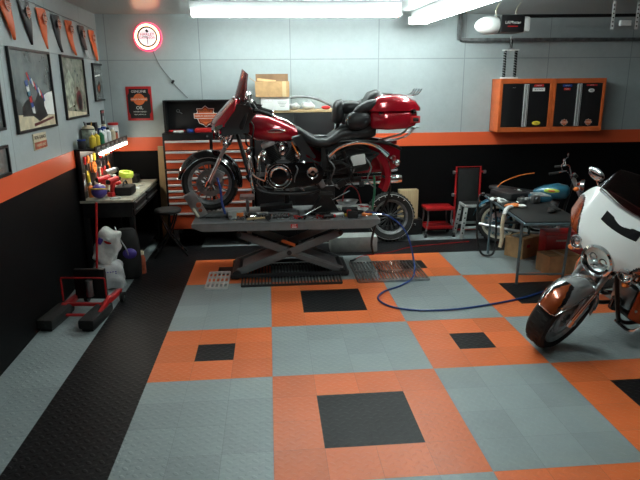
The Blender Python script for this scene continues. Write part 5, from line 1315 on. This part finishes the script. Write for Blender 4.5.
item('towel', 'grey cloth lying folded on top of the cardboard box under the table', 'cloth', 4.00, 2.80, .5, lambda m: m.m('poster_grey').box((0,0,.010),(.20,.10,.018),None,.006), z=.2525)
t = thing('toolbox', 'dark red metal toolbox on the floor behind the cardboard boxes', 'toolbox', (4.40, 2.46, 0), -.05)
MB('shop_red').box((0,0,.18),(.56,.2,.36),None,.01).build('body', t); MB('shop_red').box((0,0,.382),(.56,.2,.045),None,.012).build('lid', t)
m = MB('paper_white').box((-.10,-.1015,.30),(.12,.003,.02)); m.build('label_plate', t); MB('steel').tube([(-.1,0,.40),(-.1,0,.43),(.1,0,.43),(.1,0,.40)], .007, 6, 1).build('handle', t)

# ------------------------------------------------------------------ small teal motorcycle behind the table
t = thing('motorcycle', 'small teal motorcycle with a tan rear rim parked behind the work table', 'motorcycle', (4.955, 2.80, 0), -.55); t.scale = (.93,.93,.93)
S0 = Matrix()
wheel(t, 0, .31, S0, R=.31, w=.045, rim='steel'); wheel(t, -1.26, .31, S0, R=.31, w=.055, rim='tan_rim', spoke='teal_paint', name='rear_wheel')
for s in (-1,1):
    MB('aluminium').cyl((0,s*.075,.31),(-.34,s*.075,1.0),.02,n=12).build('fork_leg', t)
    m = MB('black_metal').tube([(-1.26,s*.09,.31),(-.95,s*.10,.36),(-.75,s*.10,.40)], .02, 8, 3); m.cyl((-1.2,s*.12,.36),(-1.05,s*.12,.68),.025,n=12); m.build('swingarm', t)
MB('black_metal').tube([(-.33,0,.95),(-.40,0,.62),(-.48,0,.28),(-.85,0,.26),(-.92,0,.55),(-.98,0,.72),(-.38,0,.86)], .02, 8, 4).build('frame', t)
m = MB('dull_steel').box((-.68,0,.40),(.34,.24,.24),None,.05); m.cyl((-.60,0,.5),(-.54,0,.68),.075,n=18); m.m('steel').cyl((-.66,-.14,.38),(-.66,.14,.38),.085,n=24); m.build('engine', t)
def el(x, zb, zt, w, p=2.5, n=16):
    return [Vector((x, w*math.copysign(abs(math.cos(a))**(2/p), math.cos(a)), (zb+zt)/2+(zt-zb)/2*math.copysign(abs(math.sin(a))**(2/p), math.sin(a)))) for a in [2*PI*i/n for i in range(n)]]
m = MB('teal_paint').loft([el(-.36,.78,.86,.03), el(-.40,.72,.90,.10), el(-.52,.70,.92,.13), el(-.70,.70,.88,.12), el(-.82,.72,.82,.07)]); tk = m.build('fuel_tank', t, angle=60)
m = MB('lime_plastic').ell((-.58,-.122,.83),(.10,.012,.03)); m.m('shop_orange').ell((-.58,-.130,.83),(.05,.008,.015)); m.build('tank_decal', tk)
MB('dark_leather').loft([el(-.80,.76,.80,.07), el(-.88,.72,.80,.12), el(-1.1,.73,.82,.13), el(-1.35,.76,.84,.11), el(-1.42,.79,.83,.06)]).build('seat', t, angle=60)
MB('teal_paint').surf(lambda u, v: (-1.26+.36*math.cos(math.radians(40+130*u)), (v-.5)*.14, .33+(.36-.05*abs(v-.5)**2*4)*math.sin(math.radians(40+130*u))), 20, 8, (0,0,-.005)).build('rear_fender', t, angle=60)
MB('teal_paint').surf(lambda u, v: (.35*math.cos(math.radians(30+130*u)), (v-.5)*.12, .32+(.35-.05*abs(v-.5)**2*4)*math.sin(math.radians(30+130*u))), 20, 8, (0,0,-.005)).build('front_fender', t, angle=60)
MB('teal_paint').prism([(-.95,.68),(-.80,.66),(-.82,.50),(-.98,.52)], .24, XZ(0)).build('side_cover', t)
m = MB('chrome')
for s in (-1,1): m.tube([(-.36,s*.03,1.0),(-.40,s*.16,1.10),(-.44,s*.30,1.13),(-.56,s*.36,1.10)], .011, 8, 4)
hb = m.build('handlebar', t)
for s in (-1,1):
    MB('black_rubber').cyl((-.50,s*.335,1.11),(-.61,s*.375,1.09),.018,n=12).build('grip', hb)
    m = MB('chrome').tube([(-.46,s*.28,1.13),(-.48,s*.30,1.20),(-.45,s*.32,1.24)], .005, 6, 3); m.ell((-.45,s*.33,1.26),(.015,.05,.035)); m.build('mirror', t)
    MB('orange_plastic').ell((-.28,s*.15,.88),(.035,.03,.03)).m('chrome').cyl((-.32,s*.06,.88),(-.28,s*.14,.88),.008,n=8).build('turn_signal', t)
m = MB('chrome').lathe([(.03,-.07),(.085,-.02),(.092,.02),(.085,.03)], (-.22,0,.90), (1,0,0), 24); hl = m.build('headlamp', t); MB('clear_glass').ell((-.19,0,.90),(.012,.082,.082)).build('lens', hl)
m = MB('black_metal').cyl((-.33,-.05,1.03),(-.30,-.05,1.06),.035,n=16); m.m('red_plastic').box((-.34,.05,1.05),(.03,.03,.02)); m.build('gauges', t)
MB('steel').tube([(-.54,-.10,.62),(-.46,-.12,.50),(-.5,-.15,.28),(-.9,-.17,.24),(-1.5,-.18,.30)], .024, 10, 5).build('exhaust', t)
# dark red touring motorcycle further right
b3 = thing('motorcycle', 'dark red touring motorcycle standing in the shadow behind the white one at the right', 'motorcycle', (0,0,0), 0)
b3.location = (5.75, 2.62, 0); b3.rotation_euler = (0,0,PI+.35)
touring(b3, paint='dark_red', side='dark_red', fender='dark_red', trunk=False, screen='smoke_glass', screen_h=1.38)
